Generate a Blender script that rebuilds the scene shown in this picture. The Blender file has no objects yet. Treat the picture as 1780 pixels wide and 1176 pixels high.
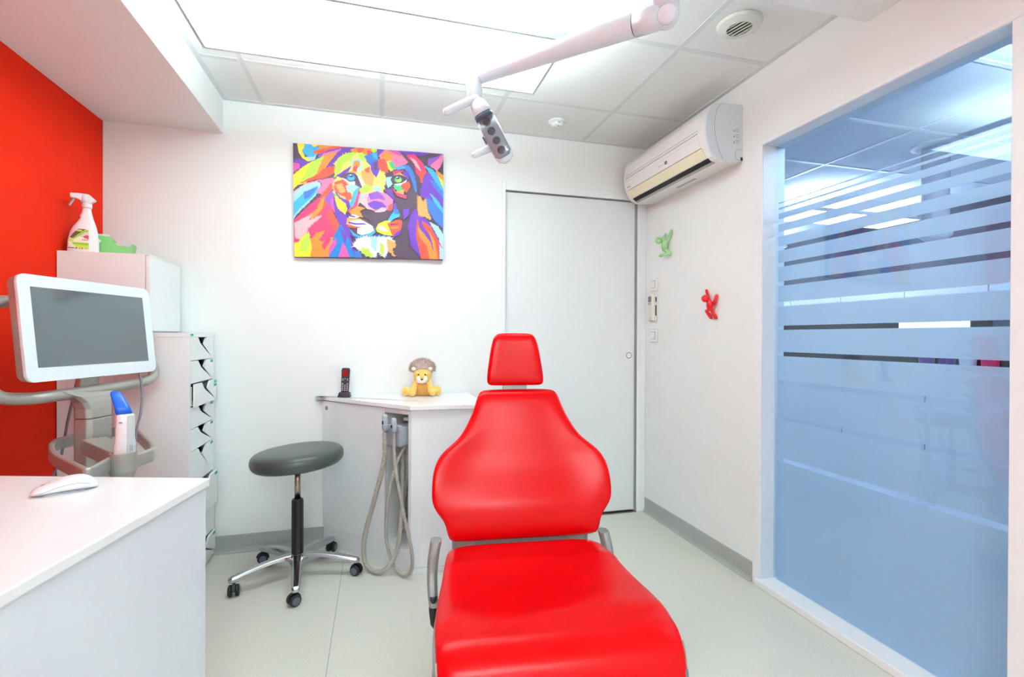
import bpy, bmesh, math, random
from mathutils import Vector, Matrix
from mathutils.geometry import tessellate_polygon
random.seed(7)
PI = math.pi
C = bpy.context.scene.collection
scene = bpy.context.scene

# ------------------------------------------------------------------ camera
FPX, YAW, PITCH, ROLL = 848.72, 0.2676, -0.0041, 0.0041
CAM = Vector((0, 0, 1.1206))
cy, sy, cp, sp, cr, sr = math.cos(YAW), math.sin(YAW), math.cos(PITCH), math.sin(PITCH), math.cos(ROLL), math.sin(ROLL)
FW = Vector((sy*cp, cy*cp, sp)); RT0 = Vector((cy, -sy, 0)); UP0 = RT0.cross(FW)
RT = cr*RT0 + sr*UP0; UPV = -sr*RT0 + cr*UP0
cam = bpy.data.cameras.new('camera'); camo = bpy.data.objects.new('camera', cam); C.objects.link(camo)
camo.matrix_world = Matrix(((RT.x, UPV.x, -FW.x, CAM.x), (RT.y, UPV.y, -FW.y, CAM.y), (RT.z, UPV.z, -FW.z, CAM.z), (0, 0, 0, 1)))
cam.sensor_width = 36; cam.lens = FPX/1780*36; cam.clip_start = .02
scene.camera = camo
def ray(px, py): return FW + RT*((px-890)/FPX) - UPV*((py-588)/FPX)
def at(px, py, t): return CAM + ray(px, py)*t          # surveyed points: pixel + distance along the view axis
def atz(px, py, z):
    d = ray(px, py); return CAM + d*((z-CAM.z)/d.z)
def atx(px, py, x):
    d = ray(px, py); return CAM + d*(x/d.x)
def aty(px, py, y):
    d = ray(px, py); return CAM + d*(y/d.y)

# ------------------------------------------------------------------ world, light, exposure
w = bpy.data.worlds.new('world'); scene.world = w; w.use_nodes = True
w.node_tree.nodes['Background'].inputs[0].default_value = (.75, .85, 1, 1)
w.node_tree.nodes['Background'].inputs[1].default_value = .3
scene.view_settings.view_transform = 'Standard'; scene.view_settings.look = 'None'
scene.view_settings.exposure = 0.14; scene.view_settings.gamma = 1; scene.view_settings.use_curve_mapping = False
E_DOWN, E_UP, E_REAR_FILL, E_NEXT = 8.0, 28.0, 40.0, 12.0

# ------------------------------------------------------------------ room numbers
XR, YB, H, XL = 1.6635, 2.812, 2.329, -1.29
YF = -1.9

# ------------------------------------------------------------------ materials
def s2l(c): return tuple((v/12.92 if v <= .04045 else ((v+.055)/1.055)**2.4) for v in (x/255 for x in c))
def mat(name, rgb, rough=.5, metal=0, noise=0, nscale=30, bump=0, bscale=200, coat=0, emis=None, estr=0, spec=.5, trans=0):
    m = bpy.data.materials.new(name); m.use_nodes = True
    nt = m.node_tree; b = nt.nodes['Principled BSDF']
    col = (*s2l(rgb), 1)
    b.inputs['Base Color'].default_value = col; b.inputs['Roughness'].default_value = rough
    b.inputs['Metallic'].default_value = metal; b.inputs['Coat Weight'].default_value = coat
    b.inputs['Coat Roughness'].default_value = .08
    b.inputs['Specular IOR Level'].default_value = spec
    b.inputs['Transmission Weight'].default_value = trans
    tc = nt.nodes.new('ShaderNodeTexCoord')
    if noise:
        n = nt.nodes.new('ShaderNodeTexNoise'); n.inputs['Scale'].default_value = nscale; n.inputs['Detail'].default_value = 4
        nt.links.new(tc.outputs['Object'], n.inputs['Vector'])
        r = nt.nodes.new('ShaderNodeValToRGB')
        r.color_ramp.elements[0].position = .3; r.color_ramp.elements[1].position = .7
        r.color_ramp.elements[0].color = tuple(v*(1-noise) for v in col[:3])+(1,)
        r.color_ramp.elements[1].color = tuple(min(1, v*(1+noise)) for v in col[:3])+(1,)
        nt.links.new(n.outputs['Fac'], r.inputs['Fac']); nt.links.new(r.outputs['Color'], b.inputs['Base Color'])
    if bump:
        n2 = nt.nodes.new('ShaderNodeTexNoise'); n2.inputs['Scale'].default_value = bscale
        nt.links.new(tc.outputs['Object'], n2.inputs['Vector'])
        bp = nt.nodes.new('ShaderNodeBump'); bp.inputs['Strength'].default_value = bump; bp.inputs['Distance'].default_value = .002
        nt.links.new(n2.outputs['Fac'], bp.inputs['Height']); nt.links.new(bp.outputs['Normal'], b.inputs['Normal'])
    if emis:
        b.inputs['Emission Color'].default_value = (*s2l(emis), 1); b.inputs['Emission Strength'].default_value = estr
    return m
def speckle(name, base, light, dark, scale=420, rough=.45):
    m = mat(name, base, rough); nt = m.node_tree; b = nt.nodes['Principled BSDF']
    tc = nt.nodes['Texture Coordinate']
    v = nt.nodes.new('ShaderNodeTexNoise'); v.inputs['Scale'].default_value = scale; v.inputs['Detail'].default_value = 2
    nt.links.new(tc.outputs['Object'], v.inputs['Vector'])
    r = nt.nodes.new('ShaderNodeValToRGB'); e = r.color_ramp.elements
    e[0].position = .36; e[0].color = (*s2l(dark), 1); e[1].position = .46; e[1].color = (*s2l(base), 1)
    for p, c in ((.56, base), (.66, light)):
        x = e.new(p); x.color = (*s2l(c), 1)
    nt.links.new(v.outputs['Fac'], r.inputs['Fac']); nt.links.new(r.outputs['Color'], b.inputs['Base Color'])
    return m
M = dict(
 wall=mat('white_wall_paint', (240, 240, 238), .6, noise=.01, nscale=6, bump=.06, bscale=120),
 red_wall=mat('red_wall_paint', (236, 38, 4), .6, noise=.02, nscale=5, bump=.05, bscale=120, spec=.12),
 ceil=mat('ceiling_tile', (234, 232, 229), .8, noise=.015, nscale=60, bump=.1, bscale=300),
 tbar=mat('t_bar_enamel', (219, 219, 219), .8, noise=.01),
 floor=speckle('speckled_vinyl', (218, 214, 202), (238, 235, 226), (186, 182, 170), rough=.42),
 skirt=speckle('speckled_skirting', (172, 174, 170), (196, 197, 194), (140, 142, 140), scale=520, rough=.4),
 trim=mat('trim_paint', (240, 241, 242), .4, noise=.01),
 jamb=mat('jamb_white_blue_lit', (214, 224, 232), .4, noise=.01),  # white paint, tinted for the bluish light falling on it
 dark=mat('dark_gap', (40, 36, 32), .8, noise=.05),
 glosswhite=mat('glossy_white_laminate', (236, 238, 241), .12, noise=.01, coat=.4),
 deskside=mat('glossy_desk_panel', (226, 231, 238), .1, noise=.01, coat=.5),
 white=mat('white_melamine', (238, 238, 237), .35, noise=.01),
 counter=mat('white_worktop', (242, 242, 242), .22, noise=.008),
 red=mat('red_leatherette', (210, 2, 9), .25, noise=.03, nscale=12, bump=.03, bscale=500, spec=.17),
 chrome=mat('polished_aluminium', (188, 190, 194), .16, 1, noise=.03, nscale=40),
 steel=mat('brushed_steel', (176, 164, 148), .25, 1, noise=.05),
 cartmetal=mat('satin_grey_metal', (176, 173, 166), .36, .5, noise=.02),
 hinge=mat('dark_satin_metal', (150, 150, 148), .36, .35, noise=.05),
 black=mat('black_plastic', (22, 22, 24), .35, noise=.1),
 blackrub=mat('black_rubber', (30, 30, 32), .6, noise=.1),
 seat=mat('dark_green_grey_vinyl', (70, 78, 76), .33, noise=.05, bump=.03, bscale=500),
 hose=mat('beige_grey_hose', (172, 166, 156), .5, noise=.04),
 greyplast=mat('blue_grey_plastic', (168, 173, 182), .35, noise=.02),
 dgreyplast=mat('slate_plastic', (96, 102, 112), .4, noise=.04),
 lampw=mat('white_lamp_enamel', (222, 230, 240), .2, noise=.01, coat=.3),
 lampglass=mat('smoked_lamp_window', (128, 138, 150), .08, noise=.02, spec=.8),
 lampring=mat('dark_lamp_collar', (66, 76, 98), .15, noise=.05),
 lens=mat('dark_lens', (72, 78, 88), .12, noise=.05),
 acw=mat('ac_casing', (236, 230, 226), .3, noise=.01),
 acside=mat('ac_side', (214, 220, 224), .35, noise=.01),
 accream=mat('aged_cream_flap', (236, 224, 192), .35, noise=.02),
 acdark=mat('ac_slot', (14, 14, 14), .7, noise=.1),
 acgrey=mat('ac_grey', (172, 164, 162), .5, noise=.03),
 mark=mat('printed_grey', (120, 124, 128), .6, noise=.02),
 green=mat('green_tray', (118, 182, 100), .4, noise=.02),
 paper=mat('cream_paper', (240, 236, 222), .7, noise=.02),
 lime=mat('soft_green_rubber', (150, 200, 130), .45, noise=.02),
 figred=mat('glossy_red_rubber', (226, 6, 10), .3, noise=.02),
 teal=mat('teal_tag', (20, 170, 140), .5, noise=.02),
 cream=mat('cream_plastic', (232, 226, 212), .4, noise=.01),
 lcd=mat('lcd_grey', (120, 132, 138), .25, noise=.02),
 phoneb=mat('navy_black_plastic', (34, 36, 48), .3, noise=.05),
 phonered=mat('phone_screen_red', (120, 12, 20), .15, noise=.1, emis=(150, 14, 22), estr=.35),
 keys=mat('key_print', (200, 204, 210), .5, noise=.01),
 fur=mat('golden_plush', (244, 196, 106), .9, noise=.08, nscale=120, bump=.5, bscale=700),
 furd=mat('tan_plush', (222, 158, 84), .9, noise=.08, nscale=120, bump=.5, bscale=700),
 furw=mat('white_plush', (246, 238, 226), .9, noise=.03, nscale=120, bump=.5, bscale=700),
 mane=mat('taupe_mane', (200, 176, 164), .85, noise=.25, nscale=150),
 brown=mat('brown_nose', (110, 60, 30), .5, noise=.05),
 yelloweye=mat('yellow_eye', (250, 190, 20), .4, noise=.03),
 monitorw=mat('white_bezel', (228, 236, 240), .15, noise=.01, coat=.5),
 screen=mat('switched_off_screen', (90, 99, 104), .07, noise=.01, spec=.9),  # dark glass, base raised to grey for the white room mirrored in it
 blue=mat('blue_tip', (16, 96, 214), .3, noise=.04),
 wandw=mat('pearl_white_plastic', (236, 226, 226), .22, noise=.01),
 wandg=mat('pale_grey_plastic', (196, 202, 204), .3, noise=.01),
 cable=mat('grey_cable', (112, 106, 116), .45, noise=.03),
 mouse=mat('white_mouse', (240, 241, 241), .28, noise=.01),
 bottle=mat('white_bottle', (240, 234, 234), .3, noise=.01),
 vent=mat('aged_vent_cream', (218, 219, 208), .45, noise=.02),
 nextwall=mat('slate_blue_wall', (58, 62, 78), .7, noise=.03),
 nextceil=mat('cool_ceiling', (200, 212, 226), .8, noise=.01),
 nextwhite=mat('cool_white_cabinet', (222, 228, 240), .4, noise=.01),
 nextfloor=mat('pale_blue_vinyl', (176, 188, 204), .5, noise=.02),
 violet=mat('violet_plastic', (90, 50, 140), .4, noise=.03), pink=mat('pink_plastic', (240, 60, 110), .4, noise=.03),
)
M['lframe'] = mat('light_frame_grey', (196, 202, 206), .4, noise=.02)
def emitter(name, rgb, s):
    return mat(name, (255, 255, 255), .5, emis=rgb, estr=s, noise=.001)
M['led_down'] = emitter('led_diffuser', (225, 250, 255), E_DOWN)
M['led_up'] = emitter('led_uplight', (225, 250, 255), E_UP)
M['led_rear_fill'] = emitter('rear_fill_diffuser', (225, 250, 255), E_REAR_FILL)
M['led_next'] = emitter('next_room_panel', (235, 243, 255), E_NEXT)
M['led_next_up'] = emitter('next_room_uplight', (226, 238, 255), 27)
M['scr_on'] = emitter('lit_screen', (225, 235, 255), 1.0)
M['scr_red'] = emitter('lit_screen_red', (190, 50, 60), .7)
M['scr_dark'] = mat('scan_screen', (70, 76, 100), .3, noise=.5, nscale=160, emis=(60, 70, 100), estr=.3)
def glass_mat():
    m = bpy.data.materials.new('window_glass'); m.use_nodes = True; nt = m.node_tree
    for n in list(nt.nodes): nt.nodes.remove(n)
    o = nt.nodes.new('ShaderNodeOutputMaterial'); mx = nt.nodes.new('ShaderNodeMixShader')
    f = nt.nodes.new('ShaderNodeFresnel')                      # both faces of the thin pane reflect as air-to-glass
    ge = nt.nodes.new('ShaderNodeNewGeometry'); mr = nt.nodes.new('ShaderNodeMapRange')
    mr.inputs['To Min'].default_value = 1.52; mr.inputs['To Max'].default_value = 1/1.52
    nt.links.new(ge.outputs['Backfacing'], mr.inputs['Value']); nt.links.new(mr.outputs[0], f.inputs['IOR'])
    t = nt.nodes.new('ShaderNodeBsdfTransparent'); t.inputs[0].default_value = (.86, .94, .985, 1)
    g = nt.nodes.new('ShaderNodeBsdfGlossy'); g.inputs['Roughness'].default_value = 0; g.inputs[0].default_value = (.9, .96, 1, 1)
    nt.links.new(f.outputs[0], mx.inputs[0]); nt.links.new(t.outputs[0], mx.inputs[1]); nt.links.new(g.outputs[0], mx.inputs[2])
    nt.links.new(mx.outputs[0], o.inputs[0]); return m
def frost_mat():
    m = bpy.data.materials.new('frosted_film'); m.use_nodes = True; nt = m.node_tree
    for n in list(nt.nodes): nt.nodes.remove(n)
    o = nt.nodes.new('ShaderNodeOutputMaterial'); mx = nt.nodes.new('ShaderNodeMixShader'); mx.inputs[0].default_value = .5
    d = nt.nodes.new('ShaderNodeBsdfDiffuse'); d.inputs[0].default_value = (.72, .80, .88, 1)
    t = nt.nodes.new('ShaderNodeBsdfTranslucent'); t.inputs[0].default_value = (.80, .86, .93, 1)
    nt.links.new(d.outputs[0], mx.inputs[1]); nt.links.new(t.outputs[0], mx.inputs[2]); nt.links.new(mx.outputs[0], o.inputs[0])
    return m
M['glass'] = glass_mat(); M['frost'] = frost_mat()

# ------------------------------------------------------------------ helpers
def empty(name, loc, label=None, cat=None, group=None, rz=0, kind=None):
    o = bpy.data.objects.new(name, None); C.objects.link(o); o.location = loc; o.rotation_euler = (0, 0, rz)
    o.empty_display_size = .05
    tag(o, label, cat, group, kind); return o
def tag(o, label=None, cat=None, group=None, kind=None):
    if label: o['label'] = label
    if cat: o['category'] = cat
    if group: o['group'] = group
    if kind: o['kind'] = kind
    return o
def obj(name, bm, m, parent=None, smooth=False, bevel=0, sub=0, world=False, seg=2):
    me = bpy.data.meshes.new(name); bmesh.ops.recalc_face_normals(bm, faces=bm.faces); bm.to_mesh(me); bm.free()
    for x in (m if isinstance(m, (list, tuple)) else [m]): me.materials.append(x)
    if smooth:
        for p in me.polygons: p.use_smooth = True
    o = bpy.data.objects.new(name, me); C.objects.link(o)
    if bevel:
        b = o.modifiers.new('bevel', 'BEVEL'); b.width = bevel; b.segments = seg; b.limit_method = 'ANGLE'; b.angle_limit = .6
        b.harden_normals = False
    if sub:
        s = o.modifiers.new('subsurf', 'SUBSURF'); s.levels = sub; s.render_levels = sub
    if parent:
        o.parent = parent
        if world:
            o.matrix_parent_inverse = world_of(parent).inverted()
    return o
def world_of(o):
    m = Matrix.LocRotScale(o.location, o.rotation_euler, o.scale)
    return (world_of(o.parent) @ o.matrix_parent_inverse @ m) if o.parent else m
def bm_new(): return bmesh.new()
def box(bm, a, b):
    x0, y0, z0 = (min(a[i], b[i]) for i in range(3)); x1, y1, z1 = (max(a[i], b[i]) for i in range(3))
    v = [bm.verts.new(p) for p in ((x0,y0,z0),(x1,y0,z0),(x1,y1,z0),(x0,y1,z0),(x0,y0,z1),(x1,y0,z1),(x1,y1,z1),(x0,y1,z1))]
    for f in ((0,3,2,1),(4,5,6,7),(0,1,5,4),(1,2,6,5),(2,3,7,6),(3,0,4,7)): bm.faces.new([v[i] for i in f])
    return bm
def Box(a, b): return box(bmesh.new(), a, b)
def prism(bm, pts, vec):
    """pts: planar outline (Vectors); vec: extrusion."""
    vec = Vector(vec); a = [bm.verts.new(p) for p in pts]; b = [bm.verts.new(Vector(p)+vec) for p in pts]
    n = len(pts)
    bm.faces.new(a); bm.faces.new(b[::-1])
    for i in range(n): bm.faces.new((a[i], b[i], b[(i+1) % n], a[(i+1) % n]))
    return bm
def panel(p0, p1, z0, z1, t, bm=None):
    """vertical board between floor points p0,p1; thickness t to its left-hand side."""
    bm = bm or bmesh.new(); p0 = Vector(p0[:2]); p1 = Vector(p1[:2]); d = (p1-p0).normalized(); n = Vector((-d.y, d.x))*t
    q = [p0, p1, p1+n, p0+n]
    return prism(bm, [Vector((v.x, v.y, z0)) for v in q], (0, 0, z1-z0))
def lathe(bm, prof, seg=32, mtx=None):
    """prof: (r,z) list revolved about z."""
    rings = []
    mtx = mtx or Matrix()
    for r, z in prof:
        if r < 1e-6: rings.append([bm.verts.new(mtx @ Vector((0, 0, z)))])
        else: rings.append([bm.verts.new(mtx @ Vector((r*math.cos(2*PI*i/seg), r*math.sin(2*PI*i/seg), z))) for i in range(seg)])
    for a, b in zip(rings, rings[1:]):
        for i in range(seg):
            j = (i+1) % seg
            if len(a) == 1 and len(b) == 1: break
            if len(a) == 1: bm.faces.new((a[0], b[i], b[j]))
            elif len(b) == 1: bm.faces.new((a[i], b[0], a[j]))
            else: bm.faces.new((a[i], b[i], b[j], a[j]))
    if len(rings[0]) > 1: bm.faces.new(rings[0])
    if len(rings[-1]) > 1: bm.faces.new(rings[-1][::-1])
    return bm
def loft(bm, rings, cap=True):
    R = [[bm.verts.new(p) for p in r] for r in rings]; n = len(R[0])
    for a, b in zip(R, R[1:]):
        for i in range(n): bm.faces.new((a[i], a[(i+1) % n], b[(i+1) % n], b[i]))
    if cap: bm.faces.new(R[0][::-1]); bm.faces.new(R[-1])
    return bm
def smooth_path(pts, n=8):
    pts = [Vector(p) for p in pts]; P = [pts[0]*2-pts[1]]+pts+[pts[-1]*2-pts[-2]]; out = []
    for i in range(1, len(P)-2):
        for k in range(n):
            t = k/n; a, b, c, d = P[i-1:i+3]
            out.append(.5*((2*b)+(c-a)*t+(2*a-5*b+4*c-d)*t*t+(3*b-a-3*c+d)*t**3))
    out.append(pts[-1]); return out
def resample(pts, step):
    out = [pts[0]]; acc = 0
    for a, b in zip(pts, pts[1:]):
        L = (b-a).length; s = step-acc
        while s <= L: out.append(a.lerp(b, s/L)); s += step
        acc = (L-(s-step))
    out.append(pts[-1]); return out
def sweep(bm, pts, r, seg=12, sec=None, up=None):
    """tube along pts. r: number or list. sec: (a,b) list cross-section in (side, up) metres."""
    pts = [Vector(p) for p in pts]; n = len(pts); rings = []
    u = None
    for i, p in enumerate(pts):
        t = (pts[min(i+1, n-1)]-pts[max(i-1, 0)]).normalized()
        if up is not None: u2 = Vector(up)
        elif u is None: u2 = Vector((0, 0, 1)) if abs(t.z) < .9 else Vector((1, 0, 0))
        else: u2 = u
        s = t.cross(u2).normalized(); u = s.cross(t).normalized()
        rr = r[i] if isinstance(r, (list, tuple)) else r
        if sec: rings.append([p+s*a+u*b for a, b in sec])
        else: rings.append([p+s*(rr*math.cos(2*PI*k/seg))+u*(rr*math.sin(2*PI*k/seg)) for k in range(seg)])
    return loft(bm, rings)
def rrect(w, h, r, k=4):
    out = []
    for cx, cy_, a0 in ((w/2-r, h/2-r, 0), (-w/2+r, h/2-r, PI/2), (-w/2+r, -h/2+r, PI), (w/2-r, -h/2+r, 1.5*PI)):
        for i in range(k+1): a = a0+PI/2*i/k; out.append((cx+r*math.cos(a), cy_+r*math.sin(a)))
    return out
def basis(o, x, y, z): return Matrix(((x[0], y[0], z[0], o[0]), (x[1], y[1], z[1], o[1]), (x[2], y[2], z[2], o[2]), (0, 0, 0, 1)))
def ellipsoid(bm, c, r, mtx=None, seg=16):
    m = Matrix.Translation(c) @ (mtx or Matrix()) @ Matrix.Diagonal((*r, 1))
    bmesh.ops.create_uvsphere(bm, u_segments=seg, v_segments=max(8, seg//2), radius=1, matrix=m); return bm
def capsule(bm, a, b, r0, r1=None, seg=12):
    r1 = r0 if r1 is None else r1; a = Vector(a); b = Vector(b); d = (b-a).normalized(); L = (b-a).length
    pr = [(0, -r0)]+[(r0*math.cos(t), r0*math.sin(t)) for t in (-1.1, -.6, 0)]+[(r1*math.cos(t), L+r1*math.sin(t)) for t in (0, .6, 1.1)]+[(0, L+r1)]
    q = d.to_track_quat('Z', 'Y').to_matrix().to_4x4()
    return lathe(bm, pr, seg, Matrix.Translation(a) @ q)
def remesh(o, size, smooth=4):
    r = o.modifiers.new('remesh', 'REMESH'); r.mode = 'VOXEL'; r.voxel_size = size; r.use_smooth_shade = True
    s = o.modifiers.new('smooth', 'SMOOTH'); s.factor = .5; s.iterations = smooth
def S(o): return tag(o, kind='structure')

# ================================================================== SETTING
# floor: two vinyl sheets with a welded seam
fl = S(obj('floor', Box((XL-.1, YF-.1, -.06), (XR+.12, YB+.15, -.004)), M['floor']))
SX = -.163
obj('vinyl_sheet', Box((XL-.05, YF, -.004), (SX-.0018, YB+.1, 0)), M['floor'], fl)
obj('vinyl_sheet', Box((SX+.0018, YF, -.004), (XR, YB+.1, 0)), M['floor'], fl)
obj('weld_seam', Box((SX-.0018, YF, -.004), (SX+.0018, YB+.1, -.0012)), M['skirt'], fl)
# walls
S(obj('wall_left', Box((XL-.12, YF-.1, 0), (XL, YB, H+.05)), M['red_wall']))
bm = bmesh.new(); DX0, DX1, DZ = .727, 1.600, 1.990
box(bm, (XL-.12, YB, 0), (DX0, YB+.13, H+.05)); box(bm, (DX1, YB, 0), (XR+.12, YB+.13, H+.05)); box(bm, (DX0, YB, DZ), (DX1, YB+.13, H+.05))
S(obj('wall_back', bm, M['wall']))
WY0, WY1, WZ = .925, 1.821, 1.985
bm = bmesh.new()
box(bm, (XR, WY1, 0), (XR+.12, YB, H+.05)); box(bm, (XR, YF-.1, 0), (XR+.12, WY0, H+.05)); box(bm, (XR, WY0, WZ), (XR+.12, WY1, H+.05))
S(obj('wall_right', bm, M['wall']))
S(obj('wall_front', Box((XL-.12, YF-.12, 0), (XR+.12, YF, H+.05)), M['wall']))
# ceiling slab, tiles, T-bars
ce = S(obj('ceiling', Box((XL-.12, YF-.1, H+.012), (XR+.12, YB+.13, H+.08)), M['wall']))
gx = [-.584, .016, .616, 1.216]; gy = [1.195, 1.795, 2.395]
xs = [-.77]+gx+[XR]; ys = [gy[0]]+gy[1:]+[YB]
for i in range(len(xs)-1):
    for j in range(len(ys)-1):
        x0, x1, y0, y1 = xs[i]+.006, xs[i+1]-.006, ys[j]+.006, ys[j+1]-.006
        obj('ceiling_tile', Box((x0, y0, H+.0012+random.uniform(0, .0008)), (x1, y1, H+.012)), M['ceil'], ce)
for x in gx: obj('t_bar', Box((x-.012, 1.2, H), (x+.012, YB-.02, H+.004)), M['tbar'], ce)
for y in gy[1:]:
    for i in range(len(xs)-1): obj('t_bar', Box((xs[i]+.013, y-.012, H), (xs[i+1]-.013, y+.012, H+.004)), M['tbar'], ce)
for a, b in (((-.77, YB-.024, H-.002), (XR, YB, H+.002)), ((XR-.024, 1.34, H-.002), (XR, YB-.024, H+.002)), ((-.77, 1.34, H-.002), (-.746, YB-.024, H+.002))):
    obj('edge_angle', Box(a, b), M['tbar'], ce)
# plaster bulkheads: along the red wall and across the near side
S(obj('ceiling_bulkhead_left', Box((XL, YF, 2.156), (-.77, YB, H+.012)), M['wall'], bevel=.002))
S(obj('ceiling_bulkhead_near', Box((-.77, YF, 2.235), (XR, 1.341, H+.012)), M['wall'], bevel=.002))
# skirting (coved vinyl)
def skirting(name, p0, p1, n):
    p0 = Vector((*p0, 0)); p1 = Vector((*p1, 0)); n = Vector((*n, 0))
    prof = [(0, 0), (.022, 0), (.013, .003), (.006, .010), (.003, .022), (.003, .088), (0, .090)]
    bm = bmesh.new(); prism(bm, [p0+n*a+Vector((0, 0, b)) for a, b in prof], p1-p0)
    return S(obj(name, bm, M['skirt']))
skirting('baseboard_back', (-.805, YB), (-.27, YB), (0, -1))
skirting('baseboard_right', (XR, 1.868), (XR, YB-.005), (-1, 0))
skirting('baseboard_right', (XR, YF), (XR, .88), (-1, 0))
# sliding door
dr = empty('door_1', (1.16, YB, 0), kind='structure')
obj('door_leaf', Box((DX0+.002, YB+.012, .012), (DX1-.009, YB+.05, DZ-.006)), mat('door_laminate', (232, 234, 234), .35, noise=.008), dr, world=True, bevel=.001)
bm = bmesh.new(); box(bm, (DX0-.1, YB+.055, 0), (DX1+.02, YB+.12, DZ+.02)); obj('door_pocket', bm, M['dark'], dr, world=True)
obj('threshold_strip', Box((DX0, YB-.012, 0), (DX1, YB+.03, .004)), M['steel'], dr, world=True)
mk = Matrix.Translation((1.553, YB+.0135, 1.003)) @ Matrix.Rotation(PI/2, 4, 'X')
bm = lathe(bmesh.new(), [(.0195, 0), (.0195, .003), (.0165, .003), (.0155, -.009), (0, -.009)], 32, mk)
obj('flush_pull', bm, M['steel'], dr, smooth=False, world=True)
tr = empty('trim_1', (DX0, YB, 0), kind='structure')
obj('door_casing', Box((DX0-.022, YB-.008, 0), (DX0, YB+.012, DZ+.05)), M['trim'], tr, world=True, bevel=.002)
obj('door_casing', Box((DX1, YB-.008, 0), (DX1+.024, YB+.012, DZ)), M['trim'], tr, world=True, bevel=.002)
obj('door_casing', Box((DX1+.0245, YB-.004, 0), (XR-.001, YB+.012, DZ)), M['trim'], tr, world=True, bevel=.002)
obj('door_head_casing', Box((DX0, YB-.008, DZ), (XR-.002, YB+.012, DZ+.05)), M['trim'], tr, world=True, bevel=.002)
# interior window with frosted film stripes
wn = empty('window_1', (XR, 1.37, 0), kind='structure'); GX = 1.733
obj('window_frame', Box((XR+.002, WY1, 0), (XR+.119, WY1+.001, WZ)), M['jamb'], wn, world=True)
bm = bmesh.new(); box(bm, (XR-.003, WY1, 0), (XR+.001, WY1+.046, WZ+.02)); box(bm, (XR-.003, WY0-.05, WZ), (XR+.001, WY1, WZ+.02)); box(bm, (XR-.003, WY0-.05, 0), (XR+.001, WY0, WZ))
obj('window_casing', bm, M['trim'], wn, world=True, bevel=.0015)
bm = bmesh.new(); box(bm, (XR+.0012, WY1-.002, .03), (GX+.05, WY1, WZ-.002)); box(bm, (XR+.0012, WY0, WZ-.002), (GX+.05, WY1, WZ)); box(bm, (XR+.0012, WY0, .03), (GX+.05, WY0+.002, WZ-.002))
obj('window_jamb', bm, M['jamb'], wn, world=True)
obj('window_sill', Box((XR-.016, WY0-.05, 0), (XR+.119, WY1+.02, .032)), M['trim'], wn, world=True, bevel=.004)
obj('window_pane', Box((GX, WY0+.001, .030), (GX+.006, WY1-.002, WZ-.002)), M['glass'], wn, world=True)
gaps = [(.5675, .586), (.752, .7705), (.9105, .929), (1.038, 1.057), (1.155, 1.174), (1.260, 1.280), (1.352, 1.372), (1.437, 1.456), (1.511, 1.531), (1.574, 1.595), (1.629, 1.651), (1.678, 1.695), (1.704, 1.722)]
zz = [.032]+[v for g in gaps for v in g]+[1.727]
for a, b in zip(zz[::2], zz[1::2]):
    obj('frosted_band', Box((GX+.0062, WY0+.002, a), (GX+.0070, WY1-.014, b)), M['frost'], wn, world=True)

# ================================================================== NEXT ROOM seen through the glass
NX, NY0, NY1 = 4.85, -1.2, 5.2
S(obj('floor_next_room', Box((XR+.12, NY0, -.06), (NX, NY1, 0)), M['nextfloor']))
S(obj('wall_next_room', Box((NX, NY0, 0), (NX+.1, NY1, H)), M['nextwall']))
S(obj('wall_next_room', Box((XR+.12, NY1, 0), (NX+.1, NY1+.1, H)), M['nextwall']))
S(obj('wall_next_room', Box((XR+.12, NY0-.1, 0), (NX+.1, NY0, H)), M['nextwall']))
S(obj('wall_next_room', Box((XR+.1205, YB+.13, 0), (XR+.14, NY1, H)), M['nextwall']))
nc = S(obj('ceiling_next_room', Box((XR+.12, NY0, H), (NX+.1, NY1+.1, H+.06)), M['nextceil']))
for x in (2.4, 3.0, 3.6, 4.2): obj('t_bar', Box((x-.012, NY0, H-.004), (x+.012, NY1, H)), M['nextwhite'], nc)
for k in range(10): obj('t_bar', Box((XR+.12, -.9+.6*k, H-.0041), (NX, -.876+.6*k, H)), M['nextwhite'], nc)
NEXT_LIGHTS = [(3.95, 3.35, 'long hanging light in the next room, farthest behind the glass'), (2.6, 1.0, 'hanging light in the next room close behind the glass, out of frame'), (3.9, 4.75, 'hanging light at the far end of the next room')]
t = empty('ceiling_column', (3.36, 2.25, H), 'pale round lamp column hanging from the ceiling behind the glass', 'lamp column')
obj('column_tube', lathe(bmesh.new(), [(.07, -.52), (.07, -.02)], 28), M['nextwhite'], t, smooth=True)
obj('ceiling_rose', lathe(bmesh.new(), [(.10, -.02), (.125, -.012), (.125, 0)], 32), M['nextwhite'], t)
obj('arm_socket', lathe(bmesh.new(), [(.05, -.60), (.085, -.57), (.085, -.5), (.07, -.5)], 28), M['nextwhite'], t, smooth=True)
t = empty('wall_cupboard', (NX-.18, 3.2, 1.30), 'pale wall cupboards seen through the clear stripes of the glass', 'cupboard')
obj('cupboard_body', Box((-.16, -1.8, -.02), (.18, 1.9, .30)), M['nextwhite'], t)
for k in range(6): obj('cupboard_door', Box((-.18, -1.8+.617*k+.004, -.018), (-.161, -1.8+.617*(k+1)-.004, .298)), M['nextwhite'], t, bevel=.002)
t = empty('base_cabinet', (NX-.3, 2.6, 0), 'long white base unit with drawers against the far wall behind the glass', 'cabinet')
obj('cabinet_body', Box((-.28, -2.6, .0), (.29, 2.5, .84)), M['nextwhite'], t)
for k in range(7):
    for z in (.1, .35, .6): obj('drawer_front', Box((-.30, -2.6+.728*k+.004, z), (-.281, -2.6+.728*(k+1)-.004, z+.22)), M['nextwhite'], t, bevel=.002)
obj('worktop', Box((-.32, -2.6, .84), (.29, 2.5, .88)), M['nextwhite'], t, bevel=.003)
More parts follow.
